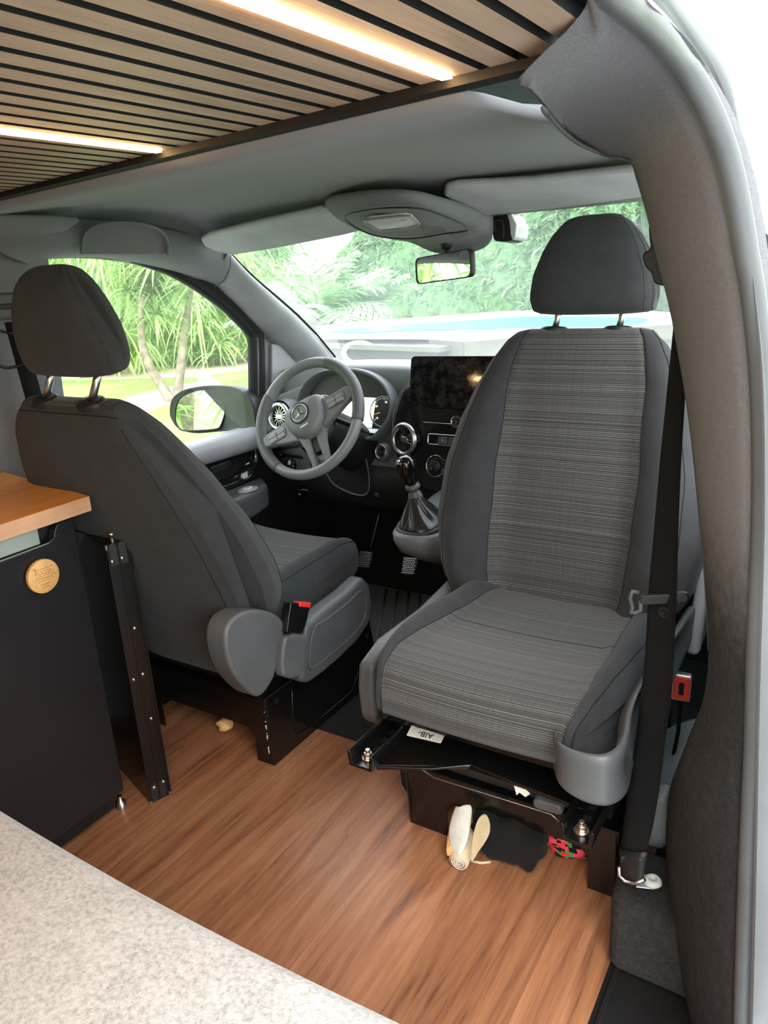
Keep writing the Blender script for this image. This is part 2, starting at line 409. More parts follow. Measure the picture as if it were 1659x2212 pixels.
class Frame:
    """local frame: u right, v up, w out"""
    def __init__(s, o, u, v):
        s.o = Vector(o); s.u = Vector(u).normalized(); v = Vector(v); s.v = (v - s.u * v.dot(s.u)).normalized(); s.w = s.u.cross(s.v)
    def p(s, u, v, w=0.0): return s.o + s.u * u + s.v * v + s.w * w
    def plate(s, b, pts2, w0, w1, mi=0, smooth=False):
        return b.prism([s.p(x, y, w0) for x, y in pts2], s.w * (w1 - w0), mi, smooth)
    def text(s, txt, size, u, v, w, mat, parent, name='lettering', rot=0, depth=.0004, align='CENTER'):
        c = bpy.data.curves.new(name, 'FONT'); c.body = txt; c.size = size; c.extrude = depth; c.align_x = align; c.align_y = 'CENTER'
        o = bpy.data.objects.new(name + '_tmp', c); col.objects.link(o)
        bpy.context.view_layer.update()
        dg = bpy.context.evaluated_depsgraph_get(); me = bpy.data.meshes.new_from_object(o.evaluated_get(dg))
        bpy.data.objects.remove(o); bpy.data.curves.remove(c)
        off = Vector(parent['wloc']) if parent is not None and 'wloc' in parent else Vector()
        ca, sa = math.cos(rot), math.sin(rot)
        for vt in me.vertices:
            x, y, z = vt.co; vt.co = s.p(u + x * ca - y * sa, v + x * sa + y * ca, w + z) - off
        me.materials.clear(); me.materials.append(MATS[mat])
        oo = bpy.data.objects.new(name, me); col.objects.link(oo); oo.parent = parent
        return oo
# ================================================================== SHELL
def struct(o): o['kind'] = 'structure'; return o
def edgeY(x): return .63 - .18 * x
# floor of wood boards
b = B(); b.boxp((-1.86, -1.6, -.02), (-.255, 1.43, 0)); struct(b.build('floor', 'floor_wood'))
b = B(); b.boxp((-.254, 1.10, -.03), (-.05, 1.43, -.002)); b.boxp((-1.86, 1.43, -.03), (-.05, 2.02, -.004))
b.grid([[Vector((x, 2.0, -.004)), Vector((x, 2.12, -.03)), Vector((x, 2.3, -.06)), Vector((x, 2.55, -.02)), Vector((x, 2.75, .18)), Vector((x, 2.85, .5))] for x in (-1.86, -1.3, -.7, -.12)])
struct(b.build('floor_carpet', 'cab_carpet'))
b = B(); b.prism([(-.262, 1.10, -.03), (-.256, -.4, -.03), (-.02, -.4, -.03), (-.02, 1.1, -.03)], (0, 0, .032))
b.prism([(-.252, 1.10, .002), (-.246, -.4, .002), (-.236, -.4, .002), (-.242, 1.1, .002)], (0, 0, .006))
b.prism([(-.262, .80, .002), (-.262, .78, .002), (-.02, .60, .002), (-.02, .62, .002)], (0, 0, .005))
struct(b.build('trim_sill', 'rubber', bevel=.002))

# slatted ceiling
P = .0379
b = B()
b.grid([[Vector((x, -1.6, 1.371)), Vector((x, edgeY(x) - .002, 1.371))] for x in (-.25, -.185)], smooth=False)
b.grid([[Vector((x, -1.6, 1.371)), Vector((x, edgeY(x) + .001, 1.371)), Vector((x, edgeY(x) + .001, 1.352)), Vector((x, edgeY(x) + .016, 1.350)), Vector((x, edgeY(x) + .03, 1.375))] for x in (-1.80, -.95, -.25)], smooth=False)
ceil = struct(b.build('ceiling', 'rubber'))
b = B()
k = -24
while k < 17:
    x0 = -.80 + k * P; xa, xb = x0 + .0055, x0 + P - .0055
    if xb < -.19:
        y0a, y0b = edgeY(xa), edgeY(xb)
        q = [b.vert(p) for p in [(xa, -1.6, 1.36), (xb, -1.6, 1.36), (xb, y0b, 1.36), (xa, y0a, 1.36), (xa, -1.6, 1.370), (xb, -1.6, 1.370), (xb, y0b, 1.370), (xa, y0a, 1.370)]]
        b.face(q[3::-1], 0, None, False)
        for f_ in ((0, 1, 5, 4), (1, 2, 6, 5), (2, 3, 7, 6), (3, 0, 4, 7)): b.face([q[i] for i in f_], 1, None, False)
    k += 1
b.build('slat_panel', ['slat_wood', 'rubber'], ceil)
# outer roof and shell walls behind the camera
b = B(); b.boxp((-1.86, -1.65, 1.46), (-.30, 2.0, 1.50)); struct(b.build('trim_roof', 'dash_plastic'))
b = B()
b.boxp((-1.90, -1.6, -.02), (-1.84, 1.0, 1.38)); b.boxp((-1.90, -1.65, -.02), (.0, -1.6, 1.45))
b.boxp((-.16, -1.6, 0), (-.1, -.22, 1.40))
struct(b.build('wall_rear', 'headliner_cloth'))
# left B pillar liner, between the rear wall and the driver's door
b = B()
rows = []
for z, dx in ((-.02, -1.80), (.5, -1.80), (.72, -1.79), (.95, -1.78), (1.15, -1.765), (1.27, -1.745), (1.32, -1.69), (1.35, -1.60)):
    rows.append([Vector((dx, .3, z)), Vector((dx, .9, z)), Vector((dx, 1.06, z)), Vector((dx + .012, 1.18, z)), Vector((dx - .005, 1.262, z)), Vector((dx - .05, 1.275, z))])
b.grid(rows); struct(b.build('wall_left', 'headliner_cloth', solid=.01))

def interp0(tab, x):
    for (a, fa), (c, fc) in zip(tab, tab[1:]):
        if x <= c: return fa + (fc - fa) * max(0, x - a) / (c - a)
    return tab[-1][1]
# headliner over the cab
b = B()
xs = [-1.775, -1.765, -1.745, -1.71, -1.66, -1.60, -1.52, -1.42, -1.25, -1.1, -.95, -.8, -.65, -.5, -.42, -.37, -.345, -.331, -.32, -.30, -.28, -.25]
def headerY(x): return 1.85 - .10 * ((x + .95) / .8) ** 2
rows = []
for x in xs:
    d = 0 if x > -1.6 else ((-1.6 - x) / .175)
    drop = .0 if d == 0 else .085 * (1 - math.sqrt(max(0, 1 - min(d, 1) ** 2.2)))
    y0 = (edgeY(x) if x > -1.7 else edgeY(-1.7)) + .014
    if x > -.331: y0 = interp0([(-.331, .71), (-.32, .88), (-.30, 1.0), (-.28, 1.09), (-.25, 1.13), (-.14, 1.16)], x)
    r = []
    for t, z in ((0, 1.352), (.015, 1.342), (.04, 1.342), (.12, 1.355), (.25, 1.370), (.4, 1.382), (.55, 1.387), (.7, 1.383), (.85, 1.365), (.95, 1.338), (1.0, 1.300)):
        y = y0 + (headerY(x) - y0) * t
        zz = z - drop * (1 - .1 * t)
        r.append(Vector((x, y, zz)))
    r.append(r[-1] + Vector((0, .03, .03)))
    rows.append(r)
b.grid(rows)
hl = struct(b.build('trim_headliner', 'headliner_cloth', solid=.006, subsurf=1))

# left side rail over the driver's window, following the window's curved head
winpx = [(60, 566), (85, 561), (150, 557), (200, 557), (240, 560), (290, 567), (330, 579), (372, 594), (420, 620), (455, 644), (487, 668), (516, 696), (537, 719), (545, 740), (547, 860), (549, 940)]
WX = -1.775
win = [at(x, y, X=WX) for x, y in winpx]
railout = [at(x, y, X=-1.74) for x, y in [(30, 540), (70, 528), (140, 520), (200, 520), (250, 524), (300, 532), (345, 545), (395, 566), (430, 590), (455, 615)]]
b = B()
n = 36
A = cr([at(x, y, X=WX) for x, y in [(60, 566), (85, 561), (150, 557), (200, 557), (240, 560), (290, 567), (330, 576), (368, 586), (404, 598), (438, 610), (467, 622)]], n); O = cr([at(0, 548, X=-1.70), at(40, 520, X=-1.70)] + [at(x, y, X=-1.67) for x, y in [(120, 500), (190, 500), (250, 503), (310, 509), (360, 517), (405, 525), (445, 534), (477, 542), (499, 548)]], n)
rows = []
for i in range(n + 1):
    a, o = A[i], O[i]; mid = (a + o) / 2 + Vector((.035, 0, -.012))
    rows.append([a + Vector((-.03, 0, .0)), a, a.lerp(mid, .5) + Vector((.012, 0, -.006)), mid, mid.lerp(o, .5) + Vector((.008, 0, -.002)), o, o + Vector((-.02, .0, .03))])
b.grid(rows); struct(b.build('trim_roof_rail_left', 'headliner_cloth', subsurf=1))
# A pillars
def apillar(name, mirror=False):
    Ra = [at(x, y, X=xx) for x, y, xx in [(494, 543, -1.655), (520, 572, -1.66), (550, 602, -1.665), (595, 641, -1.67), (640, 680, -1.675), (682, 724, -1.68), (722, 772, -1.69), (752, 812, -1.70)]]
    La = [at(x, y, X=-1.76) for x, y in [(462, 612), (490, 640), (520, 668), (552, 702), (592, 740), (622, 768), (652, 798), (680, 830)]]
    n = 24; Ra, La = cr(Ra, n), cr(La, n)
    rows = []
    for r, l in zip(Ra, La):
        mid = r.lerp(l, .45) + Vector((.03, -.02, .015))
        row = [r + Vector((-.03, .035, .0)), r, r.lerp(mid, .5) + Vector((.008, -.006, .004)), mid, mid.lerp(l, .5) + Vector((.008, -.008, .002)), l, l + Vector((-.03, .0, .0))]
        if mirror: row = [Vector((-1.9 - p.x, p.y, p.z)) for p in row]
        rows.append(row)
    bb = B(); bb.grid(rows); return struct(bb.build(name, 'trim_grey', subsurf=1))
apillar('trim_pillar_left'); apillar('trim_pillar_right', True)
# trim collar where headliner meets the pillar trim
b = B(); b.tube([at(499, 548, X=-1.655), at(497, 580, X=-1.64), at(482, 608, X=-1.66), at(462, 620, X=-1.70)], .0012, 6)
b.build('seam', 'dark_plastic', hl)

# driver's door
door = struct(thing('door_1', (WX, 1.6, .0), None, None))
b = B()
inner = cr(win, 60)
outl = []
cxy = Vector((WX, 1.62, .98))
for p in inner:
    d = (p - cxy); d.x = 0; l = d.length
    outl.append(p + d / l * .05)
rows = [[p + Vector((-.022, 0, 0)), p, p + (q - p) * .2 + Vector((.010, 0, 0)), p + (q - p) * .45 + Vector((.004, 0, 0)), p + (q - p) * .6 + Vector((.016, 0, 0)), q + Vector((.012, 0, 0)), q + Vector((-.03, 0, 0))] for p, q in zip(inner, outl)]
b.grid(rows); b.build('window_seal', 'rubber', door)
b = B()   # door skin round the glass, behind the seal
far = [Vector((WX - .03, min(max(q.y + (q.y - cxy.y) * .35, .95), 2.105), min(q.z + max(0, q.z - .98) * .25, 1.36))) for q in outl]
b.grid([[q + Vector((-.03, 0, 0)), f] for q, f in zip(outl, far)])
b.boxp((-1.83, .98, -.02), (-1.79, 2.6, .70))
b.build('door_frame', 'trim_grey', door)
b = B()   # mirror corner triangle and upright post
b.prism([at(x, y, X=-1.768) for x, y in [(556, 728), (585, 740), (606, 765), (612, 930), (556, 930)]], (-.03, 0, 0))
b.build('mirror_corner_cover', 'grey_plastic', door, bevel=.004)
b = B()
b.prism([at(x, y, X=-1.755) for x, y in [(588, 742), (606, 745), (640, 782), (640, 800), (612, 930), (588, 930)]], (-.03, 0, 0))
b.build('pillar_base_cover', 'trim_grey', door, bevel=.006)
b = B()   # inner panel profile swept along Y
prof = [(-1.80, .700), (-1.765, .716), (-1.735, .718), (-1.712, .708), (-1.700, .690), (-1.698, .668), (-1.706, .652), (-1.722, .645), (-1.735, .60), (-1.742, .52), (-1.745, .40), (-1.74, .25), (-1.75, .05), (-1.80, .02)]
b.grid([[Vector((x, y, z + (y - 1.6) * -.02)) for x, z in prof] for y in (1.25, 1.4, 1.6, 1.8, 1.95, 2.08, 2.2, 2.35)], mfun=lambda i, j: 1 if j >= 6 else 0)
b.build('door_panel', ['trim_grey', 'dark_plastic'], door)
b = B()   # recessed pull
f = Frame((-1.722, 1.79, .632), (0, -1, 0), (0, 0, 1))
f = Frame((-1.722, 1.79, .622), (0, 1, 0), (0, 0, 1))
pull = [(-.16, .032), (.10, .034), (.125, .02), (.115, -.03), (.07, -.065), (.0, -.075), (-.08, -.07), (-.15, -.05)]
loop = crc([f.p(x, y, .008) for x, y in pull], 40); c0 = f.p(-.02, -.015, 0)
b.tube(loop, .004, 6, close=True)
b.grid([[p, c0 + (p - c0) * .93 + f.w * -.012, c0 + (p - c0) * .5 + f.w * -.02, c0 + f.w * -.022] for p in loop], close_v=True)
h = b.build('door_handle', 'black_gloss', door)
b = B(); b.prism([f.p(x, y, -.004) for x, y in [(-.10, .012), (-.01, .014), (.0, .0), (-.03, -.012), (-.09, -.01)]], f.w * .012)
b.build('release_lever', 'dark_plastic', h, bevel=.003)
b = B()   # armrest with switch
arm = [(1.30, -1.735), (1.32, -1.64), (1.5, -1.615), (1.78, -1.62), (1.88, -1.65), (1.95, -1.735)]
b.prism([(x, y, .455) for y, x in arm], (0, 0, .085)); ar = b.build('armrest', 'grey_plastic', door, bevel=.018, seg=4)
b = B(); cpt = at(535, 1062, X=-1.655); cpt.z = .541
b.lathe(cpt, (0, 0, 1), [(.0, .006), (.020, .006), (.026, .004), (.028, 0)], 24, sx=1.5, up=(1, 0, 0)); sw = b.build('window_switch', 'trim_grey', ar)
b = B(); b.lathe(cpt + Vector((0, 0, .006)), (0, 0, 1), [(.006, .001), (.013, .002), (.014, 0)], 20, sx=1.4, up=(1, 0, 0)); b.build('switch_symbol', 'white_plastic', sw)

# glass
b = B(); b.face([b.vert(p + Vector((-.012, 0, 0))) for p in inner] , 0, None, False); struct(b.build('window_2', 'side_glass'))
b = B()
rows = []
for i in range(9):
    x = -1.80 + i * (1.56 / 8); c = -.04 * ((x + .95) / .7) ** 2
    rows.append([Vector((x * 1.0, headerY(x) + .015, 1.32)), Vector((x, 2.12 + c, 1.16)), Vector((x, 2.38 + c, .99)), Vector((x - (.05 if i == 0 else 0), 2.64 + c, .80))])
b.grid(rows); wnd = struct(b.build('window_1', 'windscreen_glass'))
# black screen border along pillar and header
b = B(); b.tube([at(x, y, X=-1.685) for x, y in [(499, 549), (523, 574), (553, 603), (598, 641), (643, 680), (685, 723), (724, 771)]], .004, 6); b.build('rubber_edge', 'rubber', wnd)

# right B pillar in carpet with its door seal, curving into the roof
pr = [ # Lpx, plane, Rpx, plane
 ((1520, 2300), ('Y', 1.04), (1590, 2300), ('Y', .85)),
 ((1470, 2110), ('Y', 1.08), (1596, 2090), ('Y', .85)),
 ((1440, 1870), ('Y', 1.12), (1604, 1870), ('Y', .85)),
 ((1444, 1720), ('Y', 1.12), (1611, 1720), ('Y', .85)),
 ((1470, 1640), ('Y', 1.12), (1615, 1640), ('Y', .85)),
 ((1510, 1545), ('Y', 1.12), (1618, 1540), ('Y', .85)),
 ((1534, 1440), ('Y', 1.12), (1621, 1420), ('Y', .85)),
 ((1530, 1280), ('Y', 1.12), (1628, 1250), ('Y', .85)),
 ((1515, 1100), ('Y', 1.12), (1634, 1050), ('Y', .85)),
 ((1494, 900), ('Y', 1.12), (1630, 830), ('Y', .85)),
 ((1459, 690), ('Y', 1.12), (1613, 650), ('Y', .84)),
 ((1430, 570), ('Y', 1.12), (1596, 550), ('Y', .83)),
 ((1404, 460), ('Y', 1.12), (1577, 440), ('Y', .82)),
 ((1382, 385), ('Y', 1.11), (1556, 350), ('Y', .81)),
 ((1366, 345), ('Y', 1.09), (1530, 275), ('Y', .795)),
 ((1310, 332), ('Z', 1.330), (1497, 205), ('Y', .78)),
 ((1250, 306), ('Z', 1.334), (1455, 140), ('X', -.165)),
 ((1205, 268), ('Z', 1.338), (1410, 82), ('X', -.167)),
 ((1172, 226), ('Z', 1.341), (1364, 38), ('X', -.17)),
 ((1140, 190), ('Z', 1.342), (1340, 18), ('X', -.172)),
 ((1115, 176), ('Z', 1.343), (1318, 0), ('X', -.172)),
 ((1150, 150), ('Z', 1.346), (1300, -14), ('X', -.173)),
 ((1225, 118), ('Z', 1.350), (1285, -30), ('X', -.174)),
 ((1285, 84), ('Z', 1.354), (1270, -44), ('X', -.175)),
 ((1280, 10), ('Z', 1.356), (1250, -66), ('X', -.176)),
 ((1262, -80), ('Z', 1.356), (1215, -110), ('X', -.178)),
]
def ap(q): return at(q[0][0], q[0][1], **{q[1][0]: q[1][1]})
L_ = [ap((r[0], r[1])) for r in pr]; R_ = [ap((r[2], r[3])) for r in pr]
n = 80; L2, R2 = cr(L_, n), cr(R_, n)
b = B(); rows = []
for i, (l, r) in enumerate(zip(L2, R2)):
    t = i / n
    bul = Vector((-.010 - .012 * min(1, t * 1.5), -.02, -.0 if t < .7 else -.006)) * (1 if t < .58 else max(.05, (.85 - t) / .27))
    row = [l + Vector((-.0, .13, .0 if t < .66 else .03)), l + Vector((.0, .02, 0)), l]
    for k in (.15, .3, .45, .6, .75, .88): row.append(l.lerp(r, k) + bul * math.sin(math.pi * k) ** .8)
    row.append(r); row.append(r + Vector((.02, .05, 0)))
    rows.append(row)
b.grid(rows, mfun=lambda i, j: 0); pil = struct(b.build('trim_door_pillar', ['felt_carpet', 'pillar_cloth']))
b = B(); b.tube([p + Vector((.006, .004, 0)) for p in R2], .0115, 10); b.build('door_seal', 'grey_plastic', pil)
b = B(); b.tube([p + Vector((-.001, 0, 0)) for p in L2[20:58]], .004, 6); b.build('felt_edge', 'grey_plastic', pil)
b = B(); b.tube([at(x, y, Y=1.115) for x, y in [(1512, 1060), (1520, 1090), (1517, 1110), (1520, 1122)]], .0012, 5)
b.tube([at(x, y, Y=1.112) for x, y in [(1487, 780), (1494, 850), (1503, 930), (1509, 990), (1515, 1040)]], .0009, 5); b.build('frayed_thread', 'cream_cloth', pil)
# outer jamb beyond the seal
jamb = [((1625, 2260), .83), ((1634, 1900), .83), ((1642, 1500), .83), ((1652, 1150), .83), ((1650, 850), .83), ((1633, 650), .83), ((1600, 440), .82), ((1560, 290), .80), ((1510, 180), .78), ((1455, 90), .75), ((1380, -10), .70)]
out = [((1760, 2260), .88), ((1760, 1900), .88), ((1750, 1500), .88), ((1730, 1150), .88), ((1695, 850), .88), ((1655, 690), .88), ((1618, 470), .87), ((1600, 250), .86), ((1575, 130), .84), ((1520, 50), .80), ((1470, -30), .76)]
J1 = cr([at(p[0], p[1], Y=y) for p, y in jamb], 50); J2 = cr([at(p[0], p[1], Y=y + .06) for p, y in out], 50)
b = B(); b.grid([[a + Vector((-.01, .03, 0)), a, a.lerp(c, .35) + Vector((0, .03, 0)), a.lerp(c, .5) + Vector((0, .005, 0)), c, c + Vector((.0, .05, 0))] for a, c in zip(J1, J2)])
b.build('door_jamb', 'body_paint', pil)
# carpeted foot of the pillar
b = B(); q = [at(x, y, Z=.01) for x, y in [(1312, 2086), (1330, 2100), (1450, 2152), (1575, 2212)]]; b.prism([Vector((-.278, 1.2, .01))] + q + [Vector((-.03, q[-1].y, .01)), Vector((-.03, 1.2, .01))], (0, 0, .155))
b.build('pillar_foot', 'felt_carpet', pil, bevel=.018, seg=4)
# header over the door opening and front right door behind the pillar
b = B(); b.boxp((-.145, 1.17, -.02), (-.11, 2.6, .74))
struct(b.build('wall_right', 'dark_plastic'))
b = B(); b.boxp((-1.9, 2.62, -.3), (.0, 2.70, .78)); struct(b.build('wall_front', 'dark_plastic'))

# LED strips in the ceiling
leds = []
for x, l in ((-.345, 'bright warm light strip set in the slatted ceiling, the near one with the wide beam'), (-.80, 'thin warm light strip in the slatted ceiling nearer the driver side')):
    t = thing('led_strip', (x, .2, 1.36), l, 'strip light', 'strip lights in the slatted ceiling')
    ye = edgeY(x) - .005
    b = B(); b.boxp((x - .0062, -1.5, 1.3605), (x + .0062, ye, 1.374)); b.build('channel', 'silver', t)
    b = B(); b.boxp((x - .0052, -1.5, 1.3575), (x + .0052, ye, 1.3604)); b.build('diffuser', 'led_warm', t)
_n = Vector((.10, -.97, .224)).normalized(); _p = at(1028, 814, Y=1.95); _d = ray(1028, 814).normalized(); _r = _d - _n * 2 * _d.dot(_n)
lampc = _p + _r * ((1.36 - _p.z) / _r.z)
t = thing('ceiling_lamp', lampc, 'round warm lamp in the ceiling, mirrored in the big dashboard screen', 'lamp')
b = B(); b.lathe(lampc, (0, 0, -1), [(.05, 0), (.05, .006), (.044, .010), (.04, .008)], 28); b.build('bezel', 'silver', t)
b = B(); b.lathe(lampc + Vector((0, 0, -.008)), (0, 0, -1), [(.0, .002), (.04, .0)], 28); b.build('lens', 'lamp_warm', t)
# ================================================================== SEATS
def interp(tab, x):
    if x <= tab[0][0]: return tab[0][1]
    for (a, fa), (b_, fb) in zip(tab, tab[1:]):
        if x <= b_:
            t = (x - a) / (b_ - a); t = t * t * (3 - 2 * t) * .35 + t * .65
            return fa + (fb - fa) * t
    return tab[-1][1]
COLS = [0, .12, .25, .38, .5, .555, .575, .595, .64, .7, .76, .82, .87, .91, .945, .97, .988, 1.0]
def pad(fr, prof, W, bol, panel=1, N=72, p=4.5, name='pad', parent=None, mats=('seat_plain', 'seat_pattern'), pan_v=None, vshrink=.0, seam=.004, psc=None, dish=.006, pf=None):
    """prof: closed side profile (v, w, f) with f = weight of the front (bolstered) side; lofted across the width"""
    pr = crc([Vector(q) for q in prof], N)
    vc = sum(q.x for q in pr) / N; wc = sum(q.y for q in pr) / N
    un = [-c for c in reversed(COLS[1:])] + COLS
    arc = [0]
    for i in range(1, N): arc.append(arc[-1] + (Vector(pr[i][:2]) - Vector(pr[i - 1][:2])).length)
    rows, uvs = [], []
    for u in un:
        a = abs(u); s = max(.10, (1 - a ** p)) ** (1 / p) if a < 1 else .22
        r, uv = [], []
        for i, q in enumerate(pr):
            v, w, f = q
            Wv = interp(W, v)
            if pf: f0 = interp(pf, v); am = a / .575 * f0 if a < .575 else f0 + (a - .575) / .425 * (1 - f0)
            else: am = a
            if psc: Wv *= 1 - psc * (1 - f)
            w2 = w + f * (interp(bol, v) * max(0, math.sin(math.pi * min(1, max(0, (a - .50) / .62)))) ** 1.2 - dish * math.cos(min(a / .55, 1) * math.pi / 2))
            w2 = wc + (w2 - wc) * s
            if abs(a - .575) < .005 and f > .25: w2 -= seam * f
            v2 = v + (vc - v) * (1 - s) * vshrink
            uu = math.copysign(am, u) * Wv; r.append(fr.p(uu, v2, w2)); uv.append((uu, arc[i]))
        rows.append(r); uvs.append(uv)
    b = B()
    def mf(i, j):
        um = (un[i] + un[i + 1]) / 2; q = pr[j]
        if panel and abs(um) < .575 and q.z > .3 and (pan_v is None or pan_v(q.x, q.y)): return 1
        return 0
    b.grid(rows, close_u=True, uvs=uvs, mfun=mf)
    # end caps
    n0 = len(b.v)
    b.face([i for i in range(N)][::-1], 0); b.face([n0 - N + i for i in range(N)], 0)
    o = b.build(name, list(mats), parent)
    # panel seams
    def line(un_, i0, i1, off=.0006):
        k = min(range(len(un)), key=lambda t: abs(un[t] - un_)); return [rows[k][i % N] + fr.w * off for i in range(i0, i1)]
    return o, rows, pr, un

BACK_PROF = [(-.01, -.06, 0), (.10, -.072, 0), (.22, -.078, 0), (.38, -.078, 0), (.53, -.070, 0), (.63, -.060, 0), (.695, -.046, 0), (.725, -.022, .3), (.728, .004, .6), (.715, .026, .9), (.66, .038, 1), (.55, .042, 1), (.42, .045, 1), (.30, .052, 1), (.18, .062, 1), (.08, .065, 1), (.0, .055, .8), (-.03, .0, .2)]
BACK_W = [(-.03, .20), (.06, .245), (.15, .296), (.27, .316), (.40, .310), (.50, .285), (.58, .255), (.65, .222), (.70, .192), (.728, .165)]
BACK_B = [(0, .05), (.10, .085), (.2, .10), (.35, .085), (.5, .055), (.62, .025), (.72, .0)]
CUSH_PROF = [(.0, -.06, 0), (-.01, .0, .3), (.01, .05, .6), (.08, .066, 1), (.20, .062, 1), (.32, .062, 1), (.43, .066, 1), (.50, .060, 1), (.545, .040, 1), (.562, .005, .95), (.556, -.035, .8), (.535, -.055, .5), (.49, -.070, .1), (.38, -.085, 0), (.22, -.08, 0), (.1, -.075, 0)]
CUSH_W = [(0, .235), (.1, .243), (.25, .240), (.38, .231), (.46, .221), (.53, .206), (.565, .190)]
CUSH_B = [(0, .01), (.1, .03), (.3, .038), (.42, .03), (.52, .010), (.56, .0)]
HEAD_PROF = [(.005, -.045, 0), (.06, -.058, 0), (.13, -.056, 0), (.18, -.043, 0), (.205, -.018, .3), (.208, .012, .6), (.19, .036, 1), (.13, .05, 1), (.07, .054, 1), (.02, .048, 1), (.0, .03, .6), (-.004, -.01, 0)]
HEAD_W = [(0, .137), (.03, .142), (.08, .136), (.13, .118), (.17, .098), (.195, .078), (.21, .06)]

def seat(name, root, face, hinge, lean, cush_o, cush_slope, head_o, head_lean, label, group, bs=1.0, hs=1.0, cpf=None):
    """face = +1 looks forward (+Y), -1 looks back"""
    t = thing(name, root, label, 'car seat', group)
    u = (-1, 0, 0) if face > 0 else (1, 0, 0)
    vb = Vector((0, -face * math.sin(R(lean)), math.cos(R(lean))))
    fb = Frame(hinge, u, vb)
    o, rows, pr, un = pad(fb, BACK_PROF, [(a, c * bs) for a, c in BACK_W], BACK_B, name='backrest', parent=t, p=4.2, psc=.03, vshrink=.10, pf=[(0, .56), (.3, .52), (.5, .56), (.65, .68), (.73, .76)])
    N = len(pr)
    for s in (-1, 1):
        for target, rad in ((.575, .0011), (.885, .0012)):
            k = min(range(len(un)), key=lambda q: abs(un[q] - s * target))
            idx = [i for i in range(N) if pr[i].z > .28 and pr[i].x > .02]
            pts = [rows[k][i] for i in idx]
            b = B(); b.tube(pts, rad, 5); b.build('piping', 'rubber', o)
    # rear seam between the back panel and the sides
    for s in (-1, 1):
        k = min(range(len(un)), key=lambda q: abs(un[q] - s * .91))
        b = B(); b.tube([rows[k][i] for i in range(N) if pr[i].z < .05 and pr[i].x > .05], .0010, 5); b.build('piping', 'rubber', o)
    i0 = min((i for i in range(N) if pr[i].z < .3 and pr[i].x > .6), key=lambda i: abs(pr[i].y + .034))
    b = B(); b.tube([r[i0] for r in rows[3:-3]], .0011, 5)
    b.build('piping', 'rubber', o)
    fc = Frame(cush_o, (1, 0, 0) if face > 0 else (-1, 0, 0), (0, face, cush_slope))
    o, rows, pr, un = pad(fc, CUSH_PROF, CUSH_W, CUSH_B, name='seat_cushion', parent=t, p=5, vshrink=.07, pf=cpf)
    N = len(pr)
    for s in (-1, 1):
        for target, rad in ((.575, .0011),):
            k = min(range(len(un)), key=lambda q: abs(un[q] - s * target))
            idx = [i for i in range(N) if pr[i].z > .35 and pr[i].x > .02]
            b = B(); b.tube([rows[k][i] for i in idx], rad, 5); b.build('piping', 'rubber', o)
    i1 = min((i for i in range(N) if pr[i].z > .9), key=lambda i: abs(pr[i].x - .27))
    ks = [k for k in range(len(un)) if abs(un[k]) <= .58]
    b = B(); b.tube([rows[k][i1] for k in ks], .0010, 5); b.build('piping', 'rubber', o)
    for s in (-1, 1):
        k = min(range(len(un)), key=lambda q: abs(un[q] - s * .91))
        b = B(); b.tube([rows[k][i] for i in range(N) if pr[i].x > .03 and pr[i].z > .3], .0011, 5); b.build('piping', 'rubber', o)
    # headrest
    vh = Vector((math.sin(R(0)), -face * math.sin(R(head_lean)), math.cos(R(head_lean))))
    fh = Frame(head_o, u, vh)
    o, rows, pr, un = pad(fh, HEAD_PROF, [(a, c * hs) for a, c in HEAD_W], [(0, 0), (1, 0)], panel=0, name='headrest', parent=t, p=3.4, vshrink=.16, dish=0, seam=0, N=56)
    N = len(pr)
    for s in (-1, 1):
        k = min(range(len(un)), key=lambda q: abs(un[q] - s * .87))
        b = B(); b.tube([rows[k][i] for i in range(N)], .0009, 5, close=True); b.build('piping', 'seat_plain', o)
    for s in (-1, 1):
        foot = fb.p(s * .074, .724, -.008); head = fh.p(s * .074, .02, 0)
        b = B(); b.tube([foot, head], .0078, 12); po = b.build('headrest_post', 'silver', o)
        b = B(); b.lathe(foot + fb.v * -.004, fb.v, [(.026, 0), (.026, .008), (.022, .012), (.009, .013)], 24, sx=1.3, up=fb.w); b.build('post_collar', 'dark_plastic', po)
    return t, fb, fc, fh

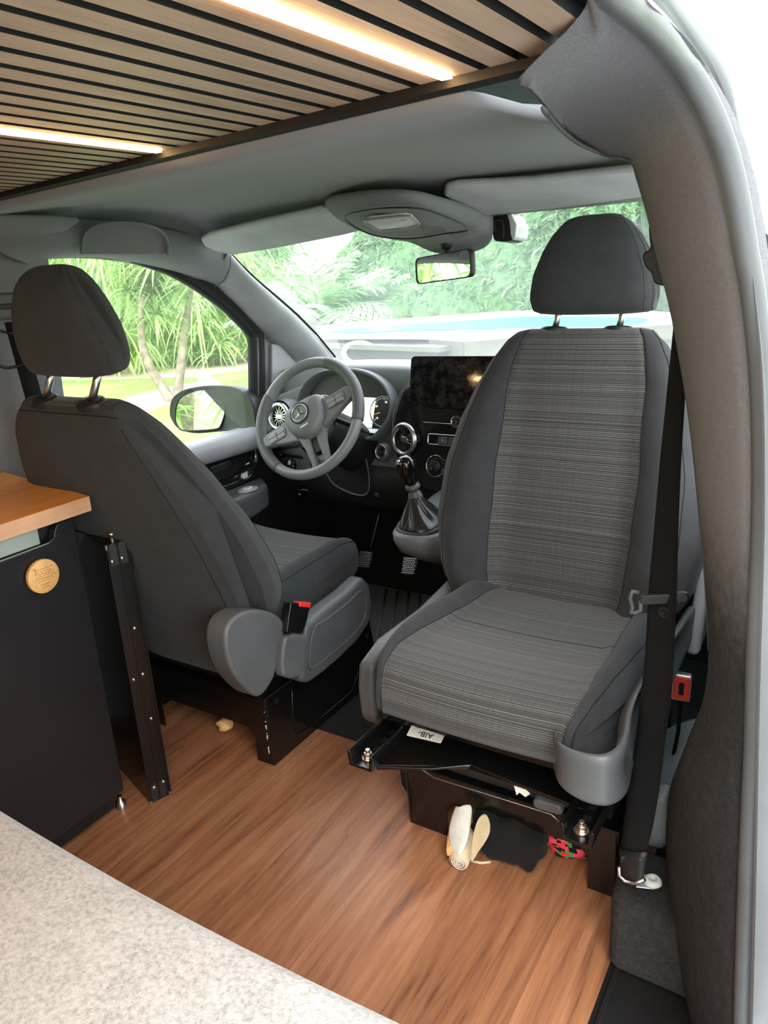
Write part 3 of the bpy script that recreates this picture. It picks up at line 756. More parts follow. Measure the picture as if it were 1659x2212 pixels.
def seat_base(t, x0, x1, y0, y1, h, name='seat_base', top_z=.30):
    """pressed steel box: side walls with a raised field, arched rear wall, plate on top"""
    b = B(); th = .004
    for x, s in ((x0, 1), (x1, -1)):
        b.prism([(x, y0, 0), (x, y1, 0), (x, y1 + .02, h * .5), (x, y1, h), (x, y0 - .012, h), (x, y0 - .008, h * .55)], (s * th, 0, 0))
    # rear wall with arch
    w = x1 - x0; a = .095
    pts = [(x0 - .0, 0), (x0 + a, 0), (x0 + a, .075), (x0 + a + .02, .095), (x1 - a * .6 - .02, .095), (x1 - a * .6, .075), (x1 - a * .6, 0), (x1, 0), (x1, h * .55), (x1 + .004, h), (x0 - .014, h), (x0 - .010, h * .65), (x0 - .002, h * .45)]
    b.prism([(x, y0 - (.012 if z > h * .6 else 0), z) for x, z in pts], (0, th, 0))
    b.prism([(x0, y1, 0), (x1, y1, 0), (x1, y1, h), (x0, y1, h)], (0, -th, 0))
    b.boxp((x0 - .012, y0 - .012, h - .004), (x1 + .004, y1, h + .002))
    o = b.build(name, 'black_paint', t, bevel=.0018)
    b = B()   # pressed outline on the right hand wall
    xx = x1 + .0005
    b.tube([(xx, y0 + .10, h * .92), (xx, y0 + .09, h * .5), (xx, y0 + .10, h * .18), (xx, y0 + .16, h * .12), (xx, y1 - .12, h * .12), (xx, y1 - .08, h * .3), (xx, y1 - .08, h * .75), (xx, y1 - .1, h * .85)], .0035, 6, flat=.5)
    b.build('pressed_rib', 'black_paint', o)
    for yy, zz in ((y0 + .035, h * .86), (y0 + .12, .02), (y1 - .02, h * .80)):
        b = B(); b.cyl((x1 - .001, yy, zz), (x1 + .0012, yy, zz), .008, 14); b.build('hole', 'rubber', o)
    return o
def rail(t, x, ya, yb, z, endbolt=True, rust=True):
    b = B(); w, h_ = .042, .030
    pr = [(-w / 2, h_), (-w / 2 - .004, h_ + .004), (-w / 2 - .008, h_), (-w / 2 - .004, .0), (w / 2 + .004, 0), (w / 2 + .008, h_), (w / 2 + .004, h_ + .004), (w / 2, h_), (w / 2 - .002, .006), (-w / 2 + .002, .006)]
    b.prism([(x + q[0], ya, z + q[1]) for q in pr], (0, yb - ya, 0))
    o = b.build('seat_rail', 'black_paint', t, bevel=.0012)
    b = B()
    for k in range(8): b.boxp((x - .007, ya + .055 + k * .03, z + .0058), (x + .007, ya + .069 + k * .03, z + .0068))
    b.build('lock_slot', 'rubber', o)
    if endbolt:
        b = B(); c = Vector((x, ya + .028, z + .006))
        b.cyl(c, c + Vector((0, 0, .003)), .013, 20); b.cyl(c + Vector((0, 0, .003)), c + Vector((0, 0, .013)), .0085, 6); b.cyl(c + Vector((0, 0, .013)), c + Vector((0, 0, .020)), .005, 12)
        b.build('bolt', 'steel_bolt', o, bevel=.0008)
    return o

# ---- driver's seat
DX = -1.42
td, fbd, fcd, fhd = seat('car_seat', (DX, 1.5, 0), 1, (DX + .042, 1.245, .30), 20.5, (DX + .01, 1.205, .385), .02, (DX + .060, 1.012, 1.035), 8,
    'driver seat facing the steering wheel, its plain back towards the camera beside the worktop', 'front seats', bs=.95, hs=.97, cpf=[(0, .58), (.2, .66), (.4, .76), (.5, .80), (.56, .82)])
seat_base(td, -1.66, -1.168, 1.244, 1.72, .20)
random.seed(12)
for k in range(7):
    z = .045 + .019 * k + random.uniform(-.009, .009); l = random.choice((.003, .004, .012, .016)); b = B()
    b.prism([(-1.1690 - random.uniform(0, .002), 1.2310, z), (-1.1675, 1.2305, z + l * .3), (-1.1672, 1.2312, z + l), (-1.171, 1.2306, z + l * .8)], (0, -.0006, 0)); b.build('paint_chip', 'label_paper', td)
b = B(); b.boxp((-1.64, 1.26, .20), (-1.19, 1.70, .30)); b.build('seat_frame', 'rubber', td, bevel=.01)
rail(td, -1.205, 1.225, 1.70, .20, rust=True)
b = B(); DXR = -1.085
val = [at(x, y, X=DXR) for x, y in [(664, 1350), (700, 1318), (750, 1280), (786, 1246), (800, 1262), (806, 1300), (800, 1348), (775, 1385), (735, 1425), (700, 1455), (668, 1478), (650, 1474), (656, 1400)]]
b.prism(val, (-.05, 0, 0)); v_ = b.build('side_valance', 'grey_plastic', td, bevel=.014, seg=4)
inn = [at(x, y, X=DXR + .002) for x, y in [(676, 1362), (705, 1338), (750, 1303), (780, 1276), (790, 1300), (785, 1340), (755, 1378), (715, 1412), (685, 1436), (668, 1440)]]
b = B(); b.tube(crc(inn, 60), .0035, 6, close=True, flat=.6); b.build('moulded_edge', 'grey_plastic', v_)
b = B()
cov = [at(x, y, X=-1.065) for x, y in [(488, 1372), (497, 1345), (515, 1328), (545, 1318), (585, 1322), (612, 1340), (616, 1370), (606, 1405), (600, 1440), (588, 1475), (562, 1506), (535, 1492), (505, 1455), (490, 1412)]]
b.prism(crc(cov, 40), (-.06, 0, 0)); cv = b.build('recliner_cover', 'grey_plastic', td, bevel=.009, seg=4)
b = B()   # handle paddle
lv = [at(x, y, X=-1.045) for x, y in [(618, 1376), (640, 1370), (662, 1372), (664, 1400), (661, 1440), (652, 1462), (630, 1468), (612, 1462), (610, 1430), (613, 1400)]]
b.prism(lv, (-.028, 0, 0)); b.build('recliner_handle', 'grey_plastic', td, bevel=.008, seg=4)
b = B(); b.tube([at(596, 1345, X=-1.085), at(620, 1352, X=-1.07), at(632, 1372, X=-1.06)], .010, 10); b.build('cover_link', 'grey_plastic', td)
tb = thing('seat_belt_buckle', at(645, 1365, X=-1.06), 'upright black belt buckle with red button beside the driver cushion', 'belt buckle', 'belt buckles')
b = B(); bk = [at(x, y, X=-1.05) for x, y in [(629, 1303), (672, 1303), (664, 1340), (655, 1368), (620, 1368), (624, 1335)]]
b.prism(bk, (-.024, 0, 0)); b.build('housing', 'black_gloss', tb, bevel=.003)
b = B(); bk = [at(x, y, X=-1.048) for x, y in [(648, 1301), (673, 1302), (671, 1313), (647, 1311)]]
b.prism(bk, (-.020, 0, 0)); b.build('release_button', 'red_plastic', tb, bevel=.002)
b = B(); b.tube([at(638, 1366, X=-1.065), at(628, 1400, X=-1.085), at(610, 1450, X=-1.12)], .008, 8, flat=.5); b.build('strap', 'webbing', tb)

# ---- passenger seat turned round to the rear
PX = -.535
tp, fbp, fcp, fhp = seat('car_seat', (PX, 1.4, 0), -1, (PX - .012, 1.60, .335), 12.0, (PX + .017, 1.60, .392), .105, (PX, 1.765, 1.080), 4,
    'passenger seat swivelled round to face the camera, showing its striped dark fabric front', 'front seats', cpf=[(0, .66), (.2, .70), (.4, .80), (.5, .88), (.56, .91)])
seat_base(tp, -.757, -.293, 1.225, 1.68, .165)
b = B(); b.boxp((-.74, 1.24, .167), (-.31, 1.66, .205)); b.cyl((PX, 1.42, .20), (PX, 1.42, .31), .19, 36)
b.build('swivel_bearing', 'rubber', tp, bevel=.004)
b = B()
b.prism([(-.72, 1.03, .296), (-.70, 1.02, .296), (-.60, 1.06, .300), (-.54, 1.10, .302), (-.32, 1.08, .300), (-.31, 1.60, .300), (-.74, 1.60, .300)], (0, 0, .005))
b.prism([(-.70, 1.022, .292), (-.54, 1.098, .298), (-.54, 1.098, .306), (-.70, 1.022, .304)], (0, .004, 0))
b.boxp((-.745, 1.12, .335), (-.335, 1.60, .372))
sp = b.build('swivel_plate', 'black_paint', tp, bevel=.0015)
fs = Frame(at(920, 1578, Z=.3385), (-1, .10, 0), (0, -1, 0))
fs = Frame((-.640, 1.115, .3375), (1, .10, 0), (-.1, 1, .25))
b = B(); fs.plate(b, rrect(.072, .036, .003), 0, .0006); st = b.build('label_sticker', 'label_paper', sp)
fs.text('AIB-', .018, .0, -.006, .0008, 'ink', st, 'sticker_lettering', rot=math.pi)
b = B()
for k in range(16): fs.plate(b, [(-.028 + k * .0036, .006), (-.028 + k * .0036 + .0012 + .0008 * (k % 3), .006), (-.028 + k * .0036 + .0012 + .0008 * (k % 3), .013), (-.028 + k * .0036, .013)], .0006, .0009)
b.build('barcode', 'ink', st)
rail(tp, -.722, 1.0, 1.62, .302); rail(tp, -.306, 1.0, 1.62, .298)
# dark recess pan under the cushion with bright edge line
b = B(); b.tube([(-.715, 1.208, .170), (-.68, 1.208, .158), (-.42, 1.208, .163), (-.40, 1.208, .150)], .0014, 6); b.build('bright_edge', 'silver', tp)
b = B(); b.prism([(-.74, 1.10, .30), (-.33, 1.09, .30), (-.33, 1.16, .235), (-.45, 1.18, .215), (-.62, 1.18, .215), (-.74, 1.16, .25)], (0, .004, -.006)); b.build('lower_skirt', 'rubber', tp, bevel=.002)
b = B(); c = at(1187, 1733, Y=1.13)
f = Frame(c, (1, .05, 0), (0, -.3, 1)); f.plate(b, rrect(.056, .026, .011), -.02, .014); b.build('lever_handle', 'grey_plastic', tp, bevel=.006, seg=3)
b = B(); b.tube([c + Vector((0, .01, 0)), c + Vector((.0, .10, .02))], .008, 8); b.build('lever_shaft', 'black_paint', tp)
b = B(); b.prism([at(x, y, Y=1.10) for x, y in [(1110, 1697), (1132, 1702), (1145, 1715), (1135, 1722), (1122, 1712), (1116, 1718)]], (0, .001, 0)); b.build('paint_chip', 'label_paper', tp)
# side valances
b = B(); vl = [(1.145, .432), (1.135, .38), (1.14, .31), (1.16, .285), (1.20, .30), (1.25, .32), (1.62, .33), (1.66, .40), (1.62, .47), (1.4, .45), (1.22, .455)]
b.prism([(-.815, y, z) for y, z in vl], (.040, 0, 0)); b.build('side_valance', 'grey_plastic', tp, bevel=.012, seg=4)
b = B()
# broad right hand shield: grid that wraps from the front round the side
rows = []
path = [(-.350, 1.03), (-.342, .995), (-.310, .974), (-.270, .972), (-.247, .985), (-.236, 1.02), (-.238, 1.06), (-.250, 1.12), (-.252, 1.2), (-.248, 1.35), (-.246, 1.5), (-.25, 1.64)]
tops = [.474, .480, .486, .489, .491, .493, .496, .498, .50, .49, .475, .46]
bots = [.415, .410, .405, .402, .400, .395, .390, .388, .385, .385, .385, .385]
scoop = [0, 0, 0, 0, .0, .004, .016, .028, .030, .022, .012, 0]
for (x, y), a, c_, s in zip(path, tops, bots, scoop):
    n_ = (Vector((-.42, max(1.15, y), 0)) - Vector((x, y, 0))).normalized()
    rows.append([Vector((x, y, c_)) + n_ * .02, Vector((x, y, c_)), Vector((x, y, c_ + (a - c_) * .15)), Vector((x, y, c_ + (a - c_) * .4)) + n_ * s, Vector((x, y, c_ + (a - c_) * .65)) + n_ * s * 1.1, Vector((x, y, c_ + (a - c_) * .88)) + n_ * s * .4, Vector((x, y, a)) + n_ * .004, Vector((x, y, a + .002)) + n_ * .016, Vector((x, y, a - .03)) + n_ * .03])
b.grid(rows); b.build('side_valance', 'grey_plastic', tp, subsurf=2)
c = [(1.60, .36), (1.66, .50), (1.70, .56), (1.72, .50), (1.70, .38)]
for xx in (-.26, -.83):
    b = B(); b.prism([(xx, y, z) for y, z in c], (.03, 0, 0)); b.build('recliner_cover', 'trim_grey', tp, bevel=.01, seg=3)

# buckle of the passenger seat
c = at(1472, 1487, Y=1.45)
tb = thing('seat_belt_buckle', c, 'red faced belt buckle right of the hanging belt, beside the turned seat', 'belt buckle', 'belt buckles')
f = Frame(c, (1, .1, 0), (-.02, .15, 1))
b = B(); f.plate(b, rrect(.040, .056, .007), -.022, 0); b.build('housing', 'silver', tb, bevel=.003)
b = B(); f.plate(b, rrect(.033, .048, .005), 0, .003); b.build('release_button', 'red_plastic', tb, bevel=.001)
b = B(); f.plate(b, rrect(.010, .026, .002), .003, .0036); b.build('slot', 'rubber', tb)
b = B(); b.tube([f.p(0, -.02, -.011), f.p(0, -.10, -.01), f.p(-.01, -.2, 0)], .010, 8, flat=.4); b.build('strap', 'webbing', tb)
# grey step and dusty tray beyond the belt
b = B()
rows = []
for x, y, zz in [(-.34, 1.26, .10), (-.30, 1.28, .16), (-.255, 1.3, .20), (-.20, 1.32, .22), (-.165, 1.34, .20)]:
    rows.append([Vector((x, y + k * .08, zz + .01 * k - (.03 if k == 0 else 0))) for k in range(4)])
b.grid(rows); ds = b.build('door_sill_tray', 'dusty_plastic', None, solid=.006, subsurf=1)
top(ds, 'dusty translucent grey tray on the step behind the hanging seat belt', 'tray')
b = B(); q = [at(x, y, Y=1.24) for x, y in [(1408, 1722), (1440, 1722), (1442, 1780), (1436, 1842), (1390, 1830)]]
b.prism(q, (0, .05, 0)); o = b.build('grey_plastic_cover', 'trim_grey', None, bevel=.012, seg=3)
top(o, 'pale grey rounded plastic cover low down between the belt anchor and the carpeted pillar', 'cover')

# ---- seat belt hanging by the pillar
c = at(1400, 1500, Y=1.1)
t = thing('seat_belt', c, 'black seat belt hanging vertically in front of the turned seat, bolted down at its foot', 'seat belt', 'front seat belts')
W = [(600, 1466, 1500, 1.205), (690, 1457, 1492, 1.20), (760, 1450, 1486, 1.19), (820, 1444, 1482, 1.185), (900, 1436, 1477, 1.18), (1000, 1426, 1471, 1.175), (1150, 1413, 1465, 1.17), (1270, 1402, 1462, 1.165), (1400, 1395, 1456, 1.15), (1500, 1385, 1450, 1.14), (1600, 1373, 1436, 1.125), (1700, 1358, 1424, 1.11), (1780, 1348, 1410, 1.10), (1830, 1342, 1398, 1.09), (1880, 1346, 1390, 1.082), (1896, 1350, 1386, 1.078)]
b = B(); rows = []
LL = cr([at(a, y, Y=Y) for y, a, c2, Y in W], 60); RR = cr([at(c2, y + 6, Y=Y - .012) for y, a, c2, Y in W], 60)
for l, r in zip(LL, RR): rows.append([l, l.lerp(r, .25) + Vector((0, -.003, 0)), l.lerp(r, .5) + Vector((0, -.004, 0)), l.lerp(r, .75) + Vector((0, -.003, 0)), r])
b.grid(rows); b.build('webbing', 'webbing', t, solid=.0016)
b = B(); rr = [rows[i] for i in range(52, 60)]   # doubled sewn end
b.grid([[p + Vector((-.0015 if j == 0 else (.0015 if j == 4 else 0), -.004, 0)) for j, p in enumerate(r)] for r in rr]); sw = b.build('sewn_loop', 'dark_plastic', t, solid=.002)
b = B()
for k in range(5):
    r = rows[53 + 0]; z = k * .0045
    for q in range(9):
        p = rows[53][0].lerp(rows[53][4], .1 + q * .09) + Vector((0, -.0075, -.002 - z)); b.box(p, (.0028, .0008, .0008))
b.build('stitching', 'trim_grey', sw)
# anchor loop, plate and bolt
an = at(1368, 1896, Y=1.07)
b = B(); b.tube([at(x, y, Y=1.062) for x, y in [(1337, 1872), (1338, 1890), (1350, 1903), (1372, 1908), (1392, 1900)]], .0034, 10); b.build('anchor_loop', 'silver', t)
pl0 = at(1372, 1903, Z=.171); pl1 = at(1410, 1908, Z=.171)
b = B(); d = (pl1 - pl0); d.z = 0; n_ = Vector((-d.y, d.x, 0)).normalized() * .016
b.prism([pl0 - n_, pl1 - n_, pl1 + d.normalized() * .015 - n_ * .5, pl1 + d.normalized() * .015 + n_ * .5, pl1 + n_, pl0 + n_], (0, 0, .003)); b.build('anchor_plate', 'silver', t, bevel=.001)
b = B(); b.lathe(pl1 + Vector((0, 0, .003)), (0, 0, 1), [(.015, 0), (.015, .003), (.012, .007), (.006, .0085), (.0055, .004), (0, .004)], 24); b.build('anchor_bolt', 'label_paper', t)
# latch tongue
f = Frame(at(1434, 1292, Y=1.155), (1, .25, .16), (0, 0, 1))
b = B(); f.plate(b, rrect(.074, .018, .008), -.004, .006); lt = b.build('latch_tongue', 'dark_plastic', t, bevel=.003, seg=3)
b = B(); b.tube([f.p(x, y, .002) for x, y in [(-.036, .012), (-.045, .016), (-.050, .005), (-.048, -.012), (-.052, -.02), (-.045, -.022), (-.036, -.018), (-.034, .0)]], .0036, 8)
b.build('latch_frame', 'grey_plastic', lt)
b = B(); q = at(1434, 1322, Y=1.15); b.lathe(q, (.1, -1, 0), [(.010, 0), (.010, .003), (.006, .004), (.0055, .002), (0, .002)], 20); b.build('belt_stop', 'rubber', t)
# belt guide on the pillar's front edge
b = B(); f = Frame(at(1428, 560, Y=1.20), (1, .1, 0), (0, 0, 1))
f.plate(b, crc([(-.018, .05), (.0, .052), (.02, .04), (.024, 0), (.02, -.035), (-.006, -.034), (-.012, -.02), (-.022, -.008), (-.026, .008), (-.016, .016), (-.018, .03)], 40), -.02, .0)
b.build('belt_guide', 'dark_plastic', t, bevel=.003)
# the driver's belt guide on the far pillar
t = thing('seat_belt', (-1.74, 1.02, 1.1), 'driver belt guide and strap on the pillar left of the driver headrest', 'seat belt', 'front seat belts')
f = Frame(at(8, 662, X=-1.70), (.3, 1, 0), (0, 0, 1))
b = B(); f.plate(b, rrect(.075, .06, .012), -.0, .024); b.build('belt_guide', 'grey_plastic', t, bevel=.008)
b = B(); f.plate(b, rrect(.080, .012, .004), .02, .032); b.build('guide_slot', 'dark_plastic', t, bevel=.002)
b = B(); b.tube(crc([f.p(x, y, .012) for x, y in [(-.05, -.04), (-.03, -.05), (.0, -.06), (.04, -.075), (.045, -.10), (.02, -.13), (-.03, -.135), (-.05, -.1)]], 40), .0035, 6, close=True); b.build('belt_loop', 'dark_plastic', t)
b = B(); s0 = f.p(-.01, -.035, .016)
b.grid([[Vector((s0.x - .0, y, z)), Vector((s0.x - .002, y + .045, z))] for y, z in ((s0.y, s0.z), (s0.y + .02, .9), (s0.y + .05, .6), (s0.y + .08, .3))]); b.build('webbing', 'webbing', t, solid=.0016)
# ================================================================== DASHBOARD
dash = thing('dashboard', (-.95, 2.1, .45), 'dark grey dashboard running across under the windscreen', 'dashboard')
def dprof(x):
    c = max(0, 1 - abs(x + .95) / .30); c = c * c * (3 - 2 * c)
    side = max(0, (abs(x + .95) - .62) / .2)
    P_ = [(2.66, .84), (2.45, .88), (2.25, .903), (2.12, .907), (2.098, .902), (2.088, .89), (2.083, .85), (2.08, .78), (2.075, .70), (2.06, .64), (2.03, .59), (2.01, .55), (2.03, .50), (2.07, .45), (2.13, .40), (2.3, .36), (2.6, .34)]
    out = []
    for i, (y, z) in enumerate(P_):
        k = 1 if 4 <= i <= 13 else 0
        out.append(Vector((x, y - k * (.07 * c) - (.03 * c if 9 <= i <= 13 else 0) + side * .03 * k, z - side * .03 * (1 if i < 9 else 0))))
    return out
xs = [-1.745, -1.72, -1.68, -1.6, -1.5, -1.4, -1.3, -1.25, -1.2, -1.12, -1.03, -.95, -.87, -.78, -.7, -.6, -.4, -.25, -.18]
b = B(); rows = [dprof(x) for x in xs]
b.grid(rows, mfun=lambda i, j: 1 if j >= 10 else 0)
b.build('dashboard_body', ['dash_plastic', 'knee_plastic'], dash, subsurf=1, solid=.004)
# closed footwell wall
b = B(); b.boxp((-1.76, 2.35, -.04), (-.14, 2.37, .5)); b.boxp((-.94, 1.95, -.03), (-.93, 2.36, .42))
b.build('footwell_liner', 'dark_plastic', dash)

# instrument binnacle
n_ = Vector((0, -.97, .24)); fb_ = Frame((-1.42, 2.035, .785), (1, 0, 0), (0, .24, .97))
def on(fr, px, py, w=0): return atp(px, py, fr.o + fr.w * w, fr.w)
def loc(fr, px, py, w=0):
    p = on(fr, px, py, w) - fr.o; return p.dot(fr.u), p.dot(fr.v)
ring = crc([on(fb_, x, y) for x, y in [(650, 885), (656, 848), (676, 820), (705, 805), (750, 801), (795, 809), (828, 830), (845, 862), (844, 893), (828, 922), (802, 945), (770, 938), (715, 930), (668, 920)]], 72)
cen = sum(ring, Vector()) / len(ring)
b = B()
b.grid([[p + (p - cen).normalized() * .012 + fb_.w * -.03, p + (p - cen).normalized() * .010 + fb_.w * .012, p + (p - cen).normalized() * .003 + fb_.w * .020, p + fb_.w * .016, p - (p - cen).normalized() * .006 + fb_.w * -.005, cen + (p - cen) * .95 + fb_.w * -.020, cen + (p - cen) * .93 + fb_.w * -.024] for p in ring], close_v=True)
bn = b.build('instrument_binnacle', 'dash_plastic', dash)
b = B(); b.face([b.vert(cen + (p - cen) * .94 + fb_.w * -.022) for p in ring], 0, None, False); gp = b.build('gauge_face', 'dark_plastic', bn)
wv = -.020
def gauge(px, py, r, txts, nm):
    c = on(fb_, px, py, wv); fr = Frame(c, fb_.u, fb_.v)
    b = B(); b.lathe(c, fr.w, [(r, 0), (r, .003), (r - .003, .0035), (r - .004, .001)], 48); o = b.build(nm, 'silver', gp)
    b = B()
    for k in range(31):
        a = R(225 - k * 9); l = .007 if k % 5 == 0 else .0035
        fr.plate(b, [(math.cos(a) * (r - .006) + math.sin(a) * s * .0006, math.sin(a) * (r - .006) - math.cos(a) * s * .0006) if q == 0 else (math.cos(a) * (r - .006 - l) + math.sin(a) * s * .0006, math.sin(a) * (r - .006 - l) - math.cos(a) * s * .0006) for q, s in ((0, 1), (0, -1), (1, -1), (1, 1))], .001, .0014)
    b.build('scale_marks', 'dial_mark', o)
    for s, a in txts:
        fr.text(s, .010, math.cos(R(a)) * (r - .019), math.sin(R(a)) * (r - .019), .001, 'dial_mark', o, 'dial_numeral')
    b = B(); a = R(200); fr.plate(b, [(math.cos(a) * .012 + .0008, math.sin(a) * .012 - .0008), (math.cos(a) * (r - .012), math.sin(a) * (r - .012)), (math.cos(a) * .012 - .0008, math.sin(a) * .012 + .0008)], .003, .004); b.build('needle', 'dial_orange', o)
gauge(828, 889, .050, [('10', 225), ('20', 150), ('30', 75), ('40', 10)], 'rev_counter')
gauge(700, 885, .050, [('20', 225), ('60', 150), ('100', 90), ('140', 30)], 'speedometer')
u0, v0 = loc(fb_, 783, 858, wv); u1, v1 = loc(fb_, 810, 925, wv)
b = B(); fb_.plate(b, [(-.055 + .0, v1), (u1 - .012, v1), (u1 - .004, v0), (-.055, v0)], wv, wv + .001); b.build('trip_display', 'gauge_display', gp)
b = B(); fb_.plate(b, [(-.055, v1 - .012), (u1 + .01, v1 - .016), (u1 + .03, v1 - .002), (-.055, v1 - .002)], wv, wv + .0015); b.build('lower_display', 'display_blue', gp)

def vent(c, fr, r, parent):
    b = B(); b.lathe(c, fr.w, [(r + .004, -.03), (r + .004, .0), (r + .002, .007), (r - .004, .010), (r - .009, .006), (r - .011, -.004)], 48, up=fr.v)
    o = b.build('air_vent', 'silver', parent)
    b = B(); b.lathe(c, fr.w, [(r - .011, -.003), (r - .013, -.012), (r * .5, -.02), (0, -.02)], 48, up=fr.v); b.build('vent_duct', 'rubber', o)
    b = B()
    for k in range(15):
        a = 2 * math.pi * k / 15; ca, sa = math.cos(a), math.sin(a); f2 = Frame(c + fr.w * -.004, fr.u * ca + fr.v * sa, fr.v * ca - fr.u * sa)
        b.prism([f2.p(.012, -.0016, .004), f2.p(r - .010, -.0010, .001), f2.p(r - .010, .0010, .001), f2.p(.012, .0016, .004)], f2.w * -.010)
    b.build('vane_ring', 'chrome', o)
    b = B(); Frame(c, fr.u, fr.v).plate(b, [(x * 1.15, y) for x, y in rrect(.026, .017, .008)], -.012, .002); b.build('vent_knob', 'silver', o, bevel=.002)
    return o
fv = Frame(at(873, 949, Y=1.955), (1, -.30, 0), (0, .12, 1)); vent(fv.o, fv, .048, dash)
b = B(); b.lathe(fv.o, fv.w, [(.050, -.075), (.056, -.03), (.054, -.003)], 40, up=fv.v); b.build('vent_pod', 'black_gloss', dash)
fl = Frame(at(603, 900, X=-1.64), (1, -.1, 0), (0, .15, 1)); vent(fl.o, fl, .044, dash)
b = B(); b.lathe(fl.o, fl.w, [(.052, -.10), (.060, -.04), (.054, -.004)], 40, up=fl.v); b.build('vent_pod', 'dash_plastic', dash)
# left end cheek of the dash around the vent
b = B(); q = [at(x, y, Y=2.05) for x, y in [(585, 868), (600, 852), (650, 832), (668, 820), (655, 850), (648, 890), (652, 960), (620, 975), (580, 960)]]
b.prism(q, (0, .10, -.02)); b.build('dash_cheek', 'dash_plastic', dash, bevel=.012, seg=3)

# start button bezel
c = at(823, 976, Y=1.985); fr = Frame(c, (1, -.15, 0), (0, .3, 1))
b = B(); b.lathe(c, fr.w, [(.030, -.02), (.030, -.002), (.0245, .001), (.022, .003), (.019, .002), (.018, -.003), (.012, -.004)], 32); o = b.build('ignition_bezel', 'grey_plastic', dash)
b = B(); b.lathe(c, fr.w, [(.023, .002), (.0225, .0042), (.020, .0045), (.0195, .002)], 32); b.build('bezel_ring', 'silver', o)
b = B(); b.lathe(c, fr.w, [(.015, -.004), (.014, .000), (.006, .001), (.005, -.004), (0, -.004)], 24); b.build('key_cylinder', 'dark_plastic', o)
# switch panel lower left
fr = Frame(at(635, 998, Y=1.99), (1, 0, 0), (0, .35, 1))
b = B(); fr.plate(b, [loc(fr, x, y) for x, y in [(592, 975), (650, 965), (668, 985), (676, 1030), (620, 1032), (600, 1005)]], -.03, .0); sp1 = b.build('light_switch_panel', 'dark_plastic', dash, bevel=.003)
b = B(); fr.plate(b, [loc(fr, x, y) for x, y in [(598, 977), (653, 985), (655, 992), (600, 986)]], .0, .0012); o = b.build('switch_strip', 'black_gloss', sp1)
u_, v_2 = loc(fr, 605, 982); fr.text('A=', .007, u_ + .004, v_2, .0014, 'white_plastic', o, 'switch_symbol')
c = on(fr, 628, 1006); b = B(); b.lathe(c, fr.w, [(.024, 0), (.023, .008), (.016, .014), (.0, .015)], 28); o = b.build('light_switch', 'black_gloss', sp1)
b = B(); Frame(c, fr.u, fr.v).plate(b, [(-.0015, .002), (.0015, .002), (.0015, .016), (-.0015, .016)], .0135, .0155); b.build('switch_mark', 'white_plastic', o)
# parking brake release
fr = Frame(at(655, 1064, Y=2.0), (1, 0, 0), (0, -.25, 1))
b = B(); fr.plate(b, [loc(fr, x, y) for x, y in [(636, 1055), (666, 1056), (678, 1076), (672, 1081), (646, 1080)]], -.01, .008); o = b.build('brake_release', 'black_gloss', dash, bevel=.003)
b = B(); b.tube([on(fr, x, y, .009) for x, y in [(637, 1057), (664, 1058)]], .0011, 5); b.build('bright_edge', 'silver', o)
u_, v_2 = loc(fr, 650, 1065); fr.text('(P)', .009, u_, v_2, .0086, 'white_plastic', o, 'brake_symbol')
# steering column shroud and opening rim
b = B()
rows = []
for t in range(10):
    k = t / 9; y = 1.83 + k * .3; z = .765 - k * .17
    rows.append([Vector((-1.40 + (.062 + .03 * k) * math.cos(a), y + .03 * math.sin(a), z + (.058 + .03 * k) * math.sin(a))) for a in [2 * math.pi * j / 24 for j in range(24)]])
b.grid(rows, close_u=True, caps=True); b.build('column_shroud', 'dark_plastic', dash)
b = B(); b.tube(cr([at(x, y, Y=2.0) for x, y in [(704, 1020), (722, 1046), (755, 1064), (785, 1070), (797, 1055), (796, 1020), (790, 990)]], 30), .0032, 8); b.build('column_opening_rim', 'grey_plastic', dash)
b = B(); q = crc([at(x, y, Y=2.003) for x, y in [(700, 1000), (704, 1020), (722, 1046), (755, 1063), (785, 1068), (796, 1054), (795, 1020), (788, 985), (740, 975)]], 40); b.face([b.vert(p) for p in q], 0, None, False); b.build('column_opening', 'rubber', dash)
# knee panel round symbol
fr = Frame(at(814, 1066, Y=1.995), (1, 0, 0), (0, -.2, 1)); b = B(); b.lathe(fr.o, fr.w, [(.0135, 0), (.0135, .001), (.0120, .0016), (.0115, .0004), (0, .0004)], 28); o = b.build('speaker_badge', 'dark_plastic', dash)
fr.text('*', .02, 0, -.005, .001, 'trim_grey', o, 'badge_mark')

# centre stack
fs = Frame((-.95, 1.965, .72), (1, 0, 0), (0, .22, 1))
def L2(px, py, w=0): return loc(fs, px, py, w)
left = [(-.268, .045), (-.262, .085), (-.235, .125), (-.20, .150)]
out = [(-.20, -.135), (-.235, -.10), (-.262, -.05)] + left + [(.20, .150), (.235, .125), (.262, .085), (.268, .045), (.262, -.05), (.235, -.10), (.20, -.135), (.12, -.150), (-.12, -.150)]
out = [L2(930, 1064), L2(890, 1048), L2(862, 1015), L2(850, 960), L2(851, 895), L2(864, 852), L2(888, 825)]
out += [(-u, v) for u, v in reversed(out)]
b = B(); fs.plate(b, out, -.09, 0); stack = b.build('centre_stack', 'black_gloss', dash, bevel=.008, seg=3)
b = B(); lp = [L2(x, y, .001) for x, y in [(890, 822), (866, 848), (850, 893), (846, 960)]]; b.tube([fs.p(u, v, .001) for u, v in lp], .0016, 6); b.build('stack_edge', 'dash_plastic', stack)
b = B(); u0, v0 = L2(915, 912); b.tube([fs.p(u0, v0, .001), fs.p(.30 - .05, v0, .001)], .0012, 6); b.build('chrome_line', 'chrome', stack)
c = on(fs, 988, 911, .0)
